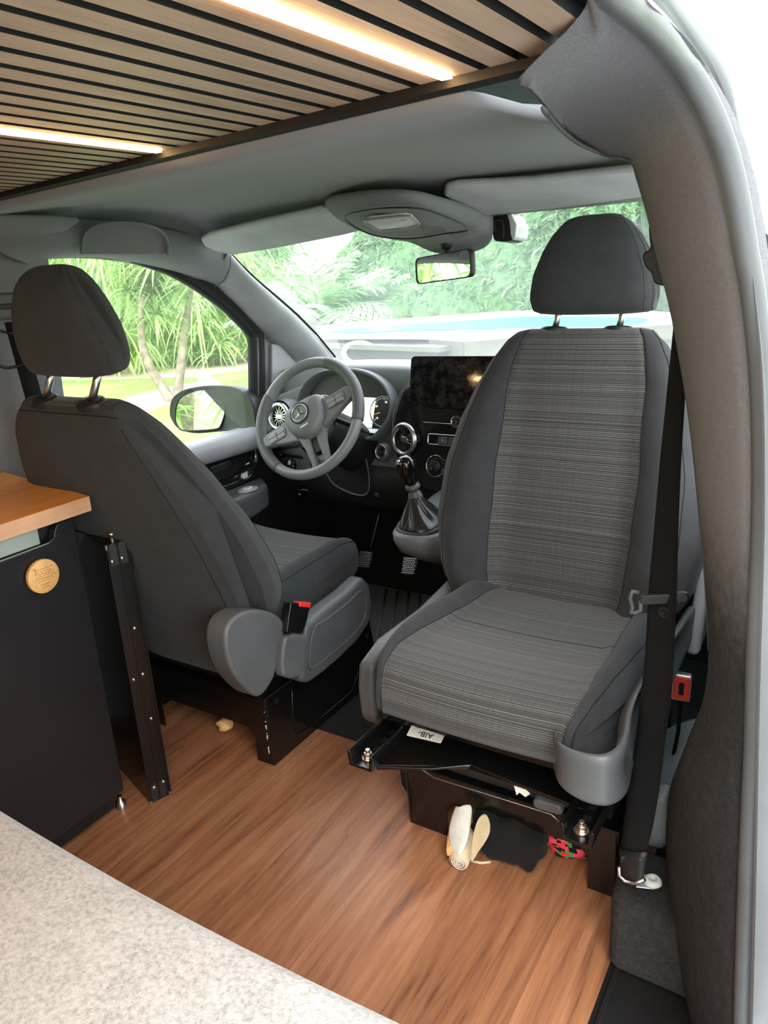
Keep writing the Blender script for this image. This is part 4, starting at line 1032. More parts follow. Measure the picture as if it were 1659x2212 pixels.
b = B(); b.lathe(c, fs.w, [(.019, 0), (.019, .006), (.0165, .009), (.0150, .006)], 36, up=fs.v); ck = b.build('clock', 'chrome', stack)
b = B(); b.lathe(c, fs.w, [(.0155, .005), (0, .005)], 36); b.build('clock_face', 'dark_plastic', ck)
fc_ = Frame(c, fs.u, fs.v); b = B()
for k in range(12):
    a = R(30 * k); b.box(fc_.p(math.cos(a) * .0122, math.sin(a) * .0122, .0056), (.0012, .0008, .0030) if k % 3 else (.0018, .0008, .0038))
b.build('clock_marks', 'orange_mark', ck)
for a, l in ((150, .007), (245, .011)):
    b = B(); ca, sa = math.cos(R(a)), math.sin(R(a)); fc_.plate(b, [(-sa * .0007, ca * .0007), (ca * l, sa * l), (sa * .0007, -ca * .0007)], .0056, .0062); b.build('clock_hand', 'white_plastic', ck)
# switch row
u0, v0 = L2(925, 946); ww = .25
b = B(); b.tube([fs.p(u0 + x + ww / 2, v0 + y - .003, .001) for x, y in rrect(ww, .030, .006)], .0022, 8, close=True); b.build('switch_row_trim', 'chrome', stack)
fR = Frame(fs.p(0, 0, 0), fs.u, fs.v)
for k in range(5):
    uu = u0 + .050 + k * .034
    b = B(); fR.plate(b, [(uu + x, v0 - .004 + y) for x, y in rrect(.031, .022, .002)], .0, .004); o = b.build('switch_button', 'grey_plastic', stack, bevel=.001)
    fR.text(['P', 'A', '=', 'A', 'P'][k] if k else 'A', .009, uu, v0 - .004, .0042, 'white_plastic', o, 'switch_symbol')
# climate controls
uc, vc_ = L2(941, 1007)
b = B()
loop = [(uc + .030 * math.cos(R(a)), vc_ + .032 * math.sin(R(a))) for a in range(40, 321, 14)]
r_ = .5 - abs(uc) * 0
mx = -uc
loop2 = [(mx - (x - uc), y) for x, y in reversed(loop)]
b.tube([fs.p(x, y, .002) for x, y in loop + loop2], .0020, 8, close=True); b.build('climate_trim', 'chrome', stack)
for cx_ in (uc, mx):
    c = fs.p(cx_, vc_, 0); b = B(); b.lathe(c, fs.w, [(.0185, 0), (.0185, .010), (.0165, .013), (0, .0125)], 36, up=fs.v); kb = b.build('climate_knob', 'dark_plastic', stack)
    f2 = Frame(c, fs.u, fs.v); b = B(); f2.plate(b, [(-.012, -.010), (-.011, -.011), (-.006, -.006), (-.007, -.005)], .0125, .0135); b.build('knob_mark', 'white_plastic', kb)
    b = B()
    for k in range(13):
        a = R(-30 + 20 * k); b.box(f2.p(.0235 * math.cos(a), .0235 * math.sin(a), .0006), (.0016, .0008, .0016))
    b.build('knob_scale', 'white_plastic', kb)
for k in range(3):
    b = B(); f2.plate(b, [(-mx - mx * 0 + 0, 0)] * 0 or [(x + uc - cx_ + .055 + k * .075, y + .008) for x, y in rrect(.068, .016, .003)], 0, .004); b.build('climate_button', 'dark_plastic', stack, bevel=.0015)
    b = B(); f2.plate(b, [(x + uc - cx_ + .055 + k * .075, y - .012) for x, y in rrect(.068, .013, .003)], 0, .004); b.build('climate_button', 'grey_plastic', stack, bevel=.0015)

# big screen
scr = thing('display_screen', (-.98, 1.97, .80), 'wide black glass tablet screen standing on the dashboard, smeared with fingerprints', 'screen')
fq = Frame((-.985, 1.945, .872), (1, .10, 0), (0, .225, .974))
uL, vT = loc(fq, 888, 769); uL2, vB = loc(fq, 886, 879)
w_ = .315
pts = [(uL + w_ / 2 + x, (vT + vB) / 2 + y) for x, y in rrect(w_, vT - vB, .013)]
b = B(); fq.plate(b, pts, -.012, .0); b.build('screen_housing', 'dark_plastic', scr, bevel=.002)
b = B(); fq.plate(b, [(uL + w_ / 2 + x, (vT + vB) / 2 + y) for x, y in rrect(w_ - .003, vT - vB - .003, .012)], .0, .0012); b.build('screen_glass', 'dusty_screen', scr)
b = B(); fq.plate(b, [(uL + w_ / 2 + x, vB + .03 + y) for x, y in rrect(.14, .06, .01)], -.06, -.012); b.build('screen_bracket', 'dark_plastic', scr)

# gear lever pod
b = B()
pod = [at(x, y, Y=1.70) for x, y in [(872, 1042), (862, 1075), (853, 1105), (851, 1128), (862, 1140), (900, 1148)]]
rows = []
base = [(-1.045, .0), (-1.05, .5), (-.95, 1.0)]
for k, (z, sx, yy, dy) in enumerate([(.36, .030, 1.92, .06), (.42, .055, 1.84, .11), (.465, .072, 1.80, .145), (.498, .080, 1.79, .158), (.518, .081, 1.79, .160), (.526, .076, 1.79, .154), (.524, .068, 1.79, .145)]):
    rows.append([Vector((-.972 + sx * math.copysign(abs(math.cos(a)) ** .7, math.cos(a)), yy + dy * math.copysign(abs(math.sin(a)) ** .7, math.sin(a)), z + .05 * max(0, math.sin(a)))) for a in [2 * math.pi * j / 40 for j in range(40)]])
b.grid(rows, close_u=True, caps=True); b.build('gear_pod', 'dash_plastic', dash)
b = B(); b.prism([(-.93, 1.74, -.03), (-.93, 1.93, -.03), (-.93, 1.93, .44), (-.93, 1.80, .40), (-.93, 1.72, .20)], (.5, 0, 0)); b.build('lower_console', 'grey_plastic', dash, bevel=.02, seg=3)
gl = thing('gear_lever', (-.95, 1.74, .54), 'gear lever with dark egg shaped knob and stitched leather boot', 'gear lever')
kb = at(879, 1010, Y=1.70); jc = at(892, 1052, Y=1.715); bt = at(897, 1070, Y=1.725)
b = B(); rows = []
ctr = (at(862, 1122, Y=1.70) + at(945, 1120, Y=1.72)) / 2; ctr = Vector((-.975, 1.728, .530))
N = 48
for k in range(13):
    t = k / 12; c = ctr.lerp(bt, t ** .8); s = 1 - t
    row = []
    for j in range(N):
        a = 2 * math.pi * j / N
        fold = 1 + .10 * s * (1 - s) * 4 * math.sin(5 * a + 3 * t) + .05 * math.sin(9 * a + t * 7) * s * (1 - s) * 4
        rx = (.043 * s ** 1.5 + .017) * fold; ry = (.058 * s ** 1.5 + .017) * fold
        row.append(c + Vector((rx * math.copysign(abs(math.cos(a)) ** .8, math.cos(a)), ry * math.copysign(abs(math.sin(a)) ** .8, math.sin(a)), .012 * math.sin(a) * s)))
    rows.append(row)
b.grid(rows, close_u=True, caps=True); bo = b.build('boot', 'black_cloth' if False else 'wheel_boot' if 'wheel_boot' in MATS else 'dark_plastic', gl, subsurf=1)
b = B(); b.tube(crc([p + Vector((0, 0, .004)) for p in rows[0][::4]], 48), .007, 8, close=True); b.build('boot_hem', 'dark_plastic', bo)
for dj in (30, 34):
    b = B()
    for k in range(0, 12):
        p = rows[k][dj]; q = rows[k + 1][dj]; d = (p - ctr).normalized() * .0012
        for s in (.1, .6): b.tube([p.lerp(q, s) + d, p.lerp(q, s + .28) + d], .0007, 4)
    b.build('stitching', 'trim_grey', bo)
ax = (kb - bt).normalized()
b = B(); b.lathe(bt - ax * .008, ax, [(.016, -.01), (.020, .0), (.018, .014), (.012, .020), (.012, .028), (.020, .032), (.021, .038), (.017, .044), (.012, .048)], 32); b.build('collar', 'grey_plastic', gl)
b = B(); b.lathe(bt + ax * .03, ax, [(.011, 0), (.015, .008), (.018, .022), (.0235, .042), (.0265, .060), (.0255, .075), (.019, .086), (.010, .0905), (0, .0915)], 32, mfun=None); kn = b.build('knob', 'black_gloss', gl)
ktop = bt + ax * .108; fk = Frame(ktop + Vector((-.006, -.019, -.002)), (1, .2, 0), (0, .7, .75)); fk.text('1 3 5', .008, 0, .004, .004, 'dial_mark', kn, 'shift_pattern'); fk.text('2 4 R', .008, 0, -.005, .004, 'orange_mark', kn, 'shift_pattern')

# pedals
q = [at(x, y, Z=-.02) for x, y in [(798, 1262), (860, 1258), (912, 1275), (945, 1300), (935, 1345), (840, 1400), (790, 1420), (770, 1330)]]
b = B(); b.prism(crc(q, 40), (0, 0, .022)); fm_ = b.build('floor_mat', 'mat_rubber', None, bevel=.004); top(fm_, 'grey green ribbed floor mat in the footwell behind the pedals', 'floor mat'); fm_['wloc'] = [0, 0, 0]
for k in range(4):
    b = B(); b.tube([at(835 + k * 24, 1272 + k * 4, Z=.004), at(812 + k * 30, 1385 - k * 12, Z=.004)], .005, 6, flat=.4); b.build('mat_rib', 'mat_rubber', fm_)
for (px, py, Y, lb) in ((787, 1208, 2.16, 'left ribbed metal pedal seen past the driver cushion corner'), (883, 1222, 2.14, 'right ribbed metal pedal standing clear under the gear lever')):
    c = at(px, py, Y=Y); t = thing('foot_pedal', c, lb, 'pedal', 'foot pedals')
    fr = Frame(c, (1, .1, .05), (.08, .55, .85))
    b = B(); fr.plate(b, crc([(-.022, .030), (.0, .032), (.030, .028), (.031, .0), (.020, -.028), (-.0, -.034), (-.021, -.028), (-.026, 0)], 32), -.008, 0); pd = b.build('pedal_pad', 'dark_plastic', t, bevel=.002)
    b = B()
    for r in range(9):
        for q in range(6):
            u_, v_2 = -.020 + q * .0085 + (.004 if r % 2 else 0), -.026 + r * .0065
            if abs(u_) < .026: b.box(fr.p(u_, v_2, .001), (.0055, .003, .0020), Matrix((fr.u, fr.w, fr.v)).transposed())
    b.build('tread_studs', 'silver', pd)
    b = B(); b.tube([fr.p(.012, .02, -.006), fr.p(.016, .05, -.004), c + Vector((.03, .06, .14)), c + Vector((.03, .12, .24))], .006, 8); b.build('pedal_arm', 'black_paint', t)

# ================================================================== STEERING WHEEL
WC = at(666, 903, X=-1.39)
sw = thing('steering_wheel', WC, 'grey leather steering wheel turned slightly, with round star emblem on its hub', 'steering wheel')
t0 = R(28); v0 = Vector((0, math.sin(t0), math.cos(t0))); fw0 = Frame(WC, (1, 0, 0), v0)
rot = R(33); fw = Frame(WC, fw0.u * math.cos(rot) + fw0.v * math.sin(rot), fw0.v * math.cos(rot) - fw0.u * math.sin(rot))
Rr = .1745
def rimseg(a0, a1, name, mat, rr, n=40, close=False):
    b = B(); rows = []
    for i in range(n + (0 if close else 1)):
        a = R(a0 + (a1 - a0) * i / n); c = fw.p(Rr * math.cos(a), Rr * math.sin(a)); ra = (fw.u * math.cos(a) + fw.v * math.sin(a))
        rows.append([c + ra * rr * math.cos(q) + fw.w * rr * 1.12 * math.sin(q) for q in [2 * math.pi * j / 16 for j in range(16)]])
    b.grid(rows, close_u=True, close_v=close, caps=not close); return b.build(name, mat, sw)
MATS_perf = NT('perforated_leather'); mm = MATS_perf; vv = mm.coord()
vo = mm.add('ShaderNodeTexVoronoi', {'Vector': vv, 'Scale': 330, 'Randomness': .1}).outputs['Distance']
pf = mm.ramp(vo, [(.22, g(0)), (.34, g(1))]); mm.set(Base_Color=mm.mix(pf, (.02, .02, .02, 1), g(.10, (.95, 1, 1.02))), Roughness=.5); mm.bump(pf, .5, .001)
rimseg(48, 128, 'rim', 'wheel_leather', .0155); rimseg(212, 330, 'rim', 'wheel_leather', .0155)
rimseg(-32, 50, 'grip', 'perforated_leather', .0175); rimseg(127, 214, 'grip', 'perforated_leather', .0175)
# hub
b = B()
hub = crc([(-.062, .040), (-.02, .050), (.03, .050), (.062, .040), (.066, .0), (.055, -.035), (.03, -.060), (0, -.068), (-.03, -.060), (-.055, -.035), (-.066, .0)], 48)
rows = []
for s, w in ((1.12, -.04), (1.08, .0), (1.0, .022), (.9, .032), (.7, .038), (.4, .041), (.08, .042)):
    rows.append([fw.p(p[0] * s, p[1] * s, w) for p in hub])
b.grid(rows, close_u=True, caps=True); hb = b.build('hub_cover', 'wheel_hub' if 'wheel_hub' in MATS else 'grey_plastic', sw, subsurf=1)
# spokes
def spoke(pts, name, mat, w0, w1, par=sw, bv=.006):
    b = B(); fw.plate(b, pts, w0, w1); return b.build(name, mat, par, bevel=bv, seg=3)
sl = spoke([(-.05, .030), (-.10, .022), (-.150, .020), (-.168, .012), (-.166, -.018), (-.13, -.028), (-.09, -.045), (-.045, -.06)], 'spoke', 'wheel_hub', -.012, .014)
sr = spoke([(.05, .030), (.10, .022), (.150, .020), (.168, .012), (.166, -.018), (.13, -.028), (.09, -.045), (.045, -.06)], 'spoke', 'wheel_hub', -.012, .014)
spoke([(-.050, -.040), (-.035, -.10), (-.030, -.150), (-.034, -.168), (-.018, -.172), (-.014, -.15), (-.012, -.10), (-.01, -.05)], 'spoke', 'wheel_hub', -.010, .012, bv=.004)
spoke([(.050, -.040), (.035, -.10), (.030, -.150), (.034, -.168), (.018, -.172), (.014, -.15), (.012, -.10), (.01, -.05)], 'spoke', 'wheel_hub', -.010, .012, bv=.004)
spoke([(-.03, -.160), (.03, -.160), (.034, -.171), (-.034, -.171)], 'spoke_bridge', 'trim_grey', -.008, .008, bv=.003)
spoke([(-.018, -.05), (.018, -.05), (.016, -.12), (-.016, -.12)], 'spoke_web', 'dark_plastic', -.02, .004, bv=.003)
for s, par in ((-1, sl), (1, sr)):
    b = B(); fw.plate(b, [(s * .110 + x, -.006 + y) for x, y in rrect(.066, .034, .012)], .013, .0165); pn = b.build('button_pad', 'grey_plastic', par, bevel=.0015)
    b = B(); b.tube([fw.p(s * .110 + x, -.006 + y, .0165) for x, y in rrect(.060, .029, .010)], .0008, 6, close=True); b.build('pad_outline', 'silver', pn)
    for qx in (-1, 1):
        for qy in (-1, 1):
            b = B(); fw.plate(b, [(s * .110 + qx * .0142 + x, -.006 + qy * .0066 + y) for x, y in rrect(.0265, .0118, .004)], .0165, .0185); b.build('wheel_button', 'trim_grey', pn, bevel=.0008)
# emblem: ring with a three pointed star
fe = Frame(fw.p(-.002, .004, .0405), fw.u, fw.v)
b = B(); b.lathe(fe.o, fe.w, [(.0335, 0), (.0335, .002), (.030, .0025), (.0295, .0005)], 48); b.build('emblem_recess', 'dark_plastic', hb)
b = B(); b.lathe(fe.o, fe.w, [(.0275, 0), (.0275, .003), (.0265, .0045), (.0252, .003), (.0252, .0)], 48); em = b.build('emblem_ring', 'chrome', hb)
for k in range(3):
    a = R(90 + 120 * k); ca, sa = math.cos(a), math.sin(a)
    tip = (ca * .0258, sa * .0258); l = (math.cos(a + R(60)) * .0052, math.sin(a + R(60)) * .0052); r2 = (math.cos(a - R(60)) * .0052, math.sin(a - R(60)) * .0052)
    b = B(); o_, T_, Lp, Rp = fe.p(0, 0, .006), fe.p(*tip, .0025), fe.p(*l, .0012), fe.p(*r2, .0012)
    b.poly([o_, T_, Lp]); b.poly([o_, Rp, T_]); b.poly([Lp, T_, Rp]); b.poly([o_, Lp, Rp]); b.build('star_point', 'chrome', em, recalc=True)
fw.text('AIRBAG', .008, .0, -.040, .0400, 'silver', hb, 'airbag_lettering')
# stalk
b = B(); b.tube([WC + Vector((.05, .06, -.01)), WC + Vector((.13, .07, -.035)), WC + Vector((.17, .06, -.045))], [.008, .009, .006], 10); b.build('wiper_stalk', 'dark_plastic', dash)

# ================================================================== OVERHEAD
b = B()
oc = crc([at(x, y, Y=Y) for x, y, Y in [(700, 452, 1.60), (760, 492, 1.76), (830, 512, 1.83), (880, 520, 1.86), (935, 540, 1.90), (1000, 546, 1.90), (1050, 530, 1.88), (1064, 505, 1.84), (1040, 478, 1.76), (1000, 462, 1.66), (950, 448, 1.56), (900, 436, 1.50), (840, 432, 1.48), (770, 436, 1.50)]], 64)
cc = sum(oc, Vector()) / len(oc)
rows = []
for s, d in ((1.04, .035), (1.0, .010), (.95, -.004), (.86, -.010), (.6, -.013), (.2, -.014)):
    rows.append([cc + (p - cc) * s + Vector((0, 0, d)) for p in oc])
b.grid(rows, close_u=True, caps=True)
ov = b.build('overhead_console', 'headliner_cloth', None, subsurf=1); ov['wloc'] = [0, 0, 0]
top(ov, 'grey overhead console bulging down from the headliner above the mirror, with lamp', 'overhead console')
lens = [at(x, y, Y=Y) for x, y, Y in [(787, 479, 1.56), (800, 474, 1.545), (875, 466, 1.54), (890, 470, 1.55), (905, 484, 1.585), (880, 492, 1.60), (820, 497, 1.605)]]
lz = sum((p.z for p in lens)) / len(lens)
b = B(); b.prism(lens, (0, 0, .008)); ln = b.build('reading_lamp', 'lamp_lens', ov, bevel=.002)
b = B(); b.tube(crc([p + Vector((0, 0, -.0005)) for p in lens], 40), .0026, 6, close=True); b.build('lamp_rim', 'trim_grey', ln)
b = B(); b.tube([lens[0] + Vector((0.01, .01, -.001)), lens[3] + Vector((-.02, .008, -.001))], .002, 5); b.build('lamp_switch', 'dark_plastic', ln)
pan = crc([at(x, y, Y=Y) for x, y, Y in [(745, 470, 1.56), (800, 452, 1.50), (890, 448, 1.49), (950, 462, 1.56), (1012, 494, 1.70), (960, 504, 1.72), (880, 515, 1.73), (800, 505, 1.68)]], 48)
b = B(); b.tube([p + Vector((0, 0, -.001)) for p in pan], .0018, 6, close=True); b.build('console_joint', 'dark_plastic', ov)
b = B()
for i in range(6):
    for j in range(12):
        p = at(905 + j * 4.6 + i * 2, 487 + i * 2.4 + j * .3, Y=1.62 + i * .008 + j * .001); b.box(p, (.0016, .0016, .0010))
b.build('microphone_grille', 'dark_plastic', ov)
# sensor housing behind the mirror
b = B(); sh = crc([at(x, y, Y=Y) for x, y, Y in [(880, 516, 1.80), (905, 533, 1.83), (935, 545, 1.85), (985, 548, 1.86), (1035, 541, 1.86), (1060, 525, 1.85), (1064, 500, 1.82), (1030, 492, 1.76), (950, 505, 1.76)]], 40)
c_ = sum(sh, Vector()) / len(sh)
b.grid([[c_ + (p - c_) * s + Vector((0, 0, d)) for p in sh] for s, d in ((1.0, .05), (1.0, .01), (.97, .0), (.88, -.004), (.3, -.005))], close_u=True, caps=True); b.build('sensor_housing', 'headliner_cloth', ov)
# mirror
mc = at(957, 577, Y=1.80); t = thing('rear_view_mirror', mc, 'interior rear view mirror hanging from the overhead console', 'mirror')
fm = Frame(mc, Vector((math.cos(R(-19)), math.sin(R(-19)), .07)), Vector((-.03, .06, 1)))
b = B(); shp = rrect(.205, .066, .014); 
rows = [[fm.p(x * s, y * s, w) for x, y in shp] for s, w in ((.6, -.030), (.9, -.022), (1.0, -.010), (1.0, .002), (.97, .004), (.945, .003), (.945, .001))]
b.grid(rows, close_u=True, caps=True); b.build('mirror_housing', 'dark_plastic', t)
b = B(); b.face([b.vert(fm.p(x * .945, y * .93, .0016)) for x, y in shp], 0, None, False); b.build('mirror_glass', 'mirror_glass', t)
b = B(); st0 = at(966, 536, Y=1.815); b.tube([fm.p(.005, .03, -.015), st0 + Vector((0, 0, -.02)), st0 + Vector((0, 0, .005))], [.008, .007, .009], 12)
b.lathe(st0 + Vector((0, 0, .0)), (0, 0, 1), [(.010, -.005), (.018, .0), (.022, .012), (.022, .03)], 20); b.build('mirror_arm', 'dark_plastic', t)
# visors
def visor(pts, label, grp):
    b = B(); b.prism([at(x, y, Y=Y) for x, y, Y in pts], (0, .004, .016)); o = b.build('sun_visor', 'visor_grey', None, bevel=.008, seg=4)
    top(o, label, 'sun visor', grp); return o
visor([(434, 521, 1.66), (450, 511, 1.64), (560, 484, 1.62), (690, 456, 1.60), (722, 460, 1.62), (755, 486, 1.72), (780, 500, 1.77), (745, 509, 1.78), (600, 537, 1.78), (505, 552, 1.78), (465, 545, 1.74), (440, 532, 1.70)], 'long grey sun visor folded up over the driver side of the windscreen', 'sun visors')
visor([(957, 424, 1.60), (962, 408, 1.56), (985, 402, 1.55), (1150, 396, 1.55), (1300, 380, 1.55), (1430, 366, 1.50), (1450, 400, 1.66), (1430, 424, 1.70), (1250, 444, 1.78), (1112, 461, 1.80), (1045, 467, 1.80), (1000, 452, 1.72)], 'grey sun visor folded up over the passenger side of the windscreen', 'sun visors')
# dash camera
dc = at(1085, 494, Y=1.84); t = thing('dash_camera', dc, 'small black and silver camera on the windscreen under the right sun visor', 'camera')
fr = Frame(dc, (1, -.2, 0), (0, .1, 1))
b = B(); fr.plate(b, crc([loc(fr, x, y) for x, y in [(1052, 476), (1068, 463), (1094, 462), (1101, 480), (1106, 512), (1098, 521), (1072, 521), (1065, 514), (1062, 495)]], 40), -.05, 0); o = b.build('camera_body', 'dark_plastic', t, bevel=.003)
b = B(); fr.plate(b, [loc(fr, x, y) for x, y in [(1094, 461), (1104, 463), (1116, 485), (1113, 513), (1107, 519), (1103, 508), (1100, 480)]], -.055, .001); b.build('side_cover', 'white_plastic', t, bevel=.003)
b = B(); lp = [loc(fr, x, y) for x, y in [(1072, 500), (1068, 482), (1076, 476), (1086, 480), (1089, 500), (1088, 514)]]; b.tube(cr([fr.p(u, v, .001) for u, v in lp], 24), .0010, 6); b.build('front_groove', 'grey_plastic', o)
# recess for the grab handle over the driver's door
b = B(); gr = [at(x, y, Y=Y) for x, y, Y in [(178, 545, 1.30), (182, 512, 1.30), (200, 492, 1.31), (235, 482, 1.33), (290, 482, 1.37), (335, 492, 1.41), (356, 508, 1.44), (364, 530, 1.46), (362, 552, 1.46)]]
g2 = cr(gr, 30); low = [at(178 + (362 - 178) * i / 30, 548, Y=1.30 + .16 * i / 30) for i in range(31)]
b.grid([[p + Vector((0, 0, -.0)), p.lerp(q, .12) + Vector((-.01, .004, .006)), p.lerp(q, .5) + Vector((-.014, .004, .008)), q + Vector((-.01, 0, .0))] for p, q in zip(g2, low)])
b.build('handle_recess', 'headliner_cloth', hl)
b = B(); b.tube(g2, .004, 8); b.build('recess_lip', 'headliner_cloth', hl)

# outside mirror
om = thing('door_mirror', at(460, 890, X=-2.0), 'black outside door mirror reflecting green leaves, beyond the driver window', 'mirror')
fo = Frame(at(455, 885, Y=1.98), (1, -.12, 0), (0, .02, 1))
b = B(); ol = crc([loc(fo, x, y) for x, y in [(367, 893), (370, 866), (386, 848), (412, 838), (450, 833), (500, 835), (528, 848), (545, 870), (552, 905), (548, 928), (480, 932), (420, 936), (385, 925), (372, 908)]], 48)
rows = [[fo.p(u * s, v * s, w) for u, v in ol] for s, w in ((.45, -.12), (.75, -.10), (.93, -.06), (1.0, -.02), (1.0, .0), (.985, .003), (.96, .0))]
b.grid(rows, close_u=True, caps=True); hs = b.build('mirror_housing', 'dark_plastic', om)
b = B(); ig = crc([loc(fo, x, y) for x, y in [(386, 897), (388, 872), (398, 855), (424, 844), (460, 839), (484, 839), (490, 846), (487, 885), (480, 916), (470, 926), (430, 929), (402, 928), (390, 915)]], 48)
gc = Vector((sum(p[0] for p in ig) / 48, sum(p[1] for p in ig) / 48)); 
b.face([b.vert(fo.p(u, v, .006 + (u - gc[0]) * -.05 + (v - gc[1]) * -.07)) for u, v in ig], 0, None, False); b.build('mirror_glass', 'mirror_glass', om)
b = B(); b.tube([fo.p(u, v, .006 + (u - gc[0]) * -.05 + (v - gc[1]) * -.07) for u, v in ig], .0028, 6, close=True); b.build('glass_rim', 'rubber', om)
b = B(); b.tube([fo.p(.10, -.05, -.04), Vector((-1.80, 2.06, .70))], .035, 12, flat=.6); b.build('mirror_arm', 'dark_plastic', om)
# ================================================================== REAR: FRIDGE, WORKTOP, FOLDED TABLE, SOFA, BUNDLES
fz = thing('fridge', (-1.6, .63, 0), 'black compressor fridge with blank front under the wooden worktop', 'fridge')
b = B(); b.boxp((-1.76, .32, .03), (-1.41, .952, .735)); b.build('fridge_body', 'fridge_black', fz, bevel=.004)
b = B(); X0 = -1.405; X1 = -1.385
pts = [(.32, .05), (.953, .05), (.953, .735), (.915, .735), (.905, .722), (.900, .708), (.885, .700), (.32, .694)]
b.prism([(X0, y, z) for y, z in pts], (X1 - X0, 0, 0)); dr = b.build('fridge_door', 'fridge_black', fz, bevel=.003, seg=2)
b = B(); b.tube([(X1 + .0005, .90, .709), (X1 + .0005, .885, .7005), (X1 + .0005, .32, .6945)], .0012, 6); b.build('door_trim', 'silver', dr)
b = B(); b.boxp((X0 - .002, .32, .700), (X0 + .010, .875, .735)); b.build('handle_recess', 'strip_green', dr, bevel=.003)
b = B(); b.boxp((-1.75, .36, .012), (-1.40, .93, .048)); b.build('plinth', 'rubber', fz)
b = B(); b.lathe((-1.398, .958 - .012, .0), (0, 0, 1), [(.012, 0), (.012, .018), (.006, .022), (.006, .034)], 20); b.build('fridge_foot', 'silver', fz)
c = at(88, 1243, X=-1.383)
mg = thing('wooden_disc', c, 'round engraved light wood disc stuck on the black fridge front', 'magnet')
fd = Frame(c + Vector((.001, 0, 0)), (0, 1, 0), (0, 0, 1))
b = B(); b.lathe(fd.o, fd.w, [(.0, .0), (.0345, .0), (.0355, .001), (.0355, .0095), (.0345, .0105), (0, .0105)], 48); dk = b.build('disc', 'disc_wood', mg)
b = B(); random.seed(3)
for k in range(6):
    z = .016 - k * .005; u_ = -.022 + random.random() * .006
    while u_ < .020:
        l = .003 + random.random() * .006; h_ = random.random() * .004
        b.tube([fd.p(u_, z, .0106), fd.p(u_ + l * .5, z + h_, .0106), fd.p(u_ + l, z, .0106)], .0005, 4); u_ += l * (1.0 + random.random() * .5)
b.tube([fd.p(-.018, .008, .0106), fd.p(-.017, .016, .0106), fd.p(-.019, .022, .0106)], .0006, 4)
for q in (-1, 0, 1): b.tube([fd.p(-.019, .022, .0106), fd.p(-.019 + q * .006, .021 - abs(q) * .002, .0106)], .0006, 4)
b.build('engraving', 'burnt_wood', dk)
fd.text('Camper', .0065, .0, -.016, .0106, 'burnt_wood', dk, 'engraved_words'); fd.text('adventure', .0045, .0, -.0225, .0106, 'burnt_wood', dk, 'engraved_words')
# worktop
b = B(); top_ = [(-1.361, .984), (-1.765, 1.048), (-1.765, -.5), (-1.361, -.5)]
ids = [b.vert((x, y, .744)) for x, y in top_], [b.vert((x, y, .777)) for x, y in top_]
b.face(ids[0][::-1], 1, None, False); b.face(ids[1], 0, None, False)
for i in range(4): b.face([ids[0][i], ids[0][(i + 1) % 4], ids[1][(i + 1) % 4], ids[1][i]], 1, None, False)
o = b.build('worktop', ['worktop_wood', 'worktop_edge'], None, bevel=.0015, seg=1); top(o, 'honey coloured wooden worktop over the fridge, its corner pointing to the driver seat', 'worktop')
# folded table panel
ft = thing('folding_table', (-1.55, 1.01, 0), 'black folded table standing on end between fridge and driver seat, with riveted edge', 'folding table')
A_, B_ = Vector((-1.344, .988, 0)), Vector((-1.327, 1.039, 0)); H_ = .665
dd = Vector((-.42, .10, 0)).normalized(); dd = Vector((-1, .33, 0)).normalized(); Lp = .36
b = B(); b.prism([A_, B_, B_ + dd * Lp, A_ + dd * Lp], (0, 0, H_)); pn = b.build('table_panel', 'black_paint', ft, bevel=.0012)
e_ = (B_ - A_).normalized(); no = Vector((e_.y, -e_.x, 0)); fe_ = Frame(A_, e_, (0, 0, 1)); wE = (B_ - A_).length
b = B()
for u0_, u1_, w1_ in ((.0, .004, .003), (.024, .0275, .0016), (wE - .004, wE, .003), (.043, .0455, .0016)):
    fe_.plate(b, [(u0_, .004), (u1_, .004), (u1_, H_ - .004), (u0_, H_ - .004)], 0, w1_)
b.build('edge_profile', 'black_paint', pn)
rv = [(243, 1213), (264, 1205), (291, 1357), (309, 1456), (289, 1468), (327, 1552), (333, 1701), (353, 1688)]
for k, (px, py) in enumerate(rv):
    p = atp(px, py, fe_.o, fe_.w); b = B(); b.lathe(p, fe_.w, [(.0046, 0), (.0042, .0016), (.002, .0024), (0, .0024)], 16); b.build('rivet', 'silver', pn)
for z0, z1 in ((.0, .05), (H_ - .05, H_)):
    b = B(); fe_.plate(b, [(.006 + x, (z0 + z1) / 2 + y) for x, y in [(0, -.024), (.017, -.024), (.017, .02), (.012, .026), (.004, .026), (0, .02)]], 0, .0012); b.build('corner_plate', 'dark_plastic', pn); b = B(); fe_.plate(b, [(.027 + x, (z0 + z1) / 2 + y) for x, y in [(0, -.024), (.017, -.024), (.017, .02), (.012, .026), (.004, .026), (0, .02)]], 0, .0012); b.build('corner_plate', 'dark_plastic', pn)
for z_, nm in ((.003, 'corner_cap'), (H_ - .004, 'corner_cap')):
    for u_ in (.001, wE - .003):
        b = B(); b.box(fe_.p(u_, z_, .002), (.006, .006, .012)); b.build(nm, 'steel_bolt', pn, bevel=.001)
ktop = A_.lerp(B_, .5) + dd * .03 + Vector((0, 0, H_))
b = B(); b.lathe(ktop, (0, 0, 1), [(.006, 0), (.006, .010), (.0075, .011), (.0075, .016), (0, .017)], 16); b.build('top_stud', 'steel_bolt', pn)
b = B(); b.lathe(ktop + dd * .04, (0, 0, 1), [(.012, 0), (.011, .004), (.004, .007), (0, .007)], 20)
b.build('locking_disc', 'dark_plastic', pn)
b = B(); b.tube([ktop + dd * .04 + Vector((0, 0, .006)), ktop + dd * .045 + Vector((0, 0, .02)), ktop + dd * .055 + Vector((0, 0, .026))], .0012, 6); b.build('loose_wire', 'rubber', pn)
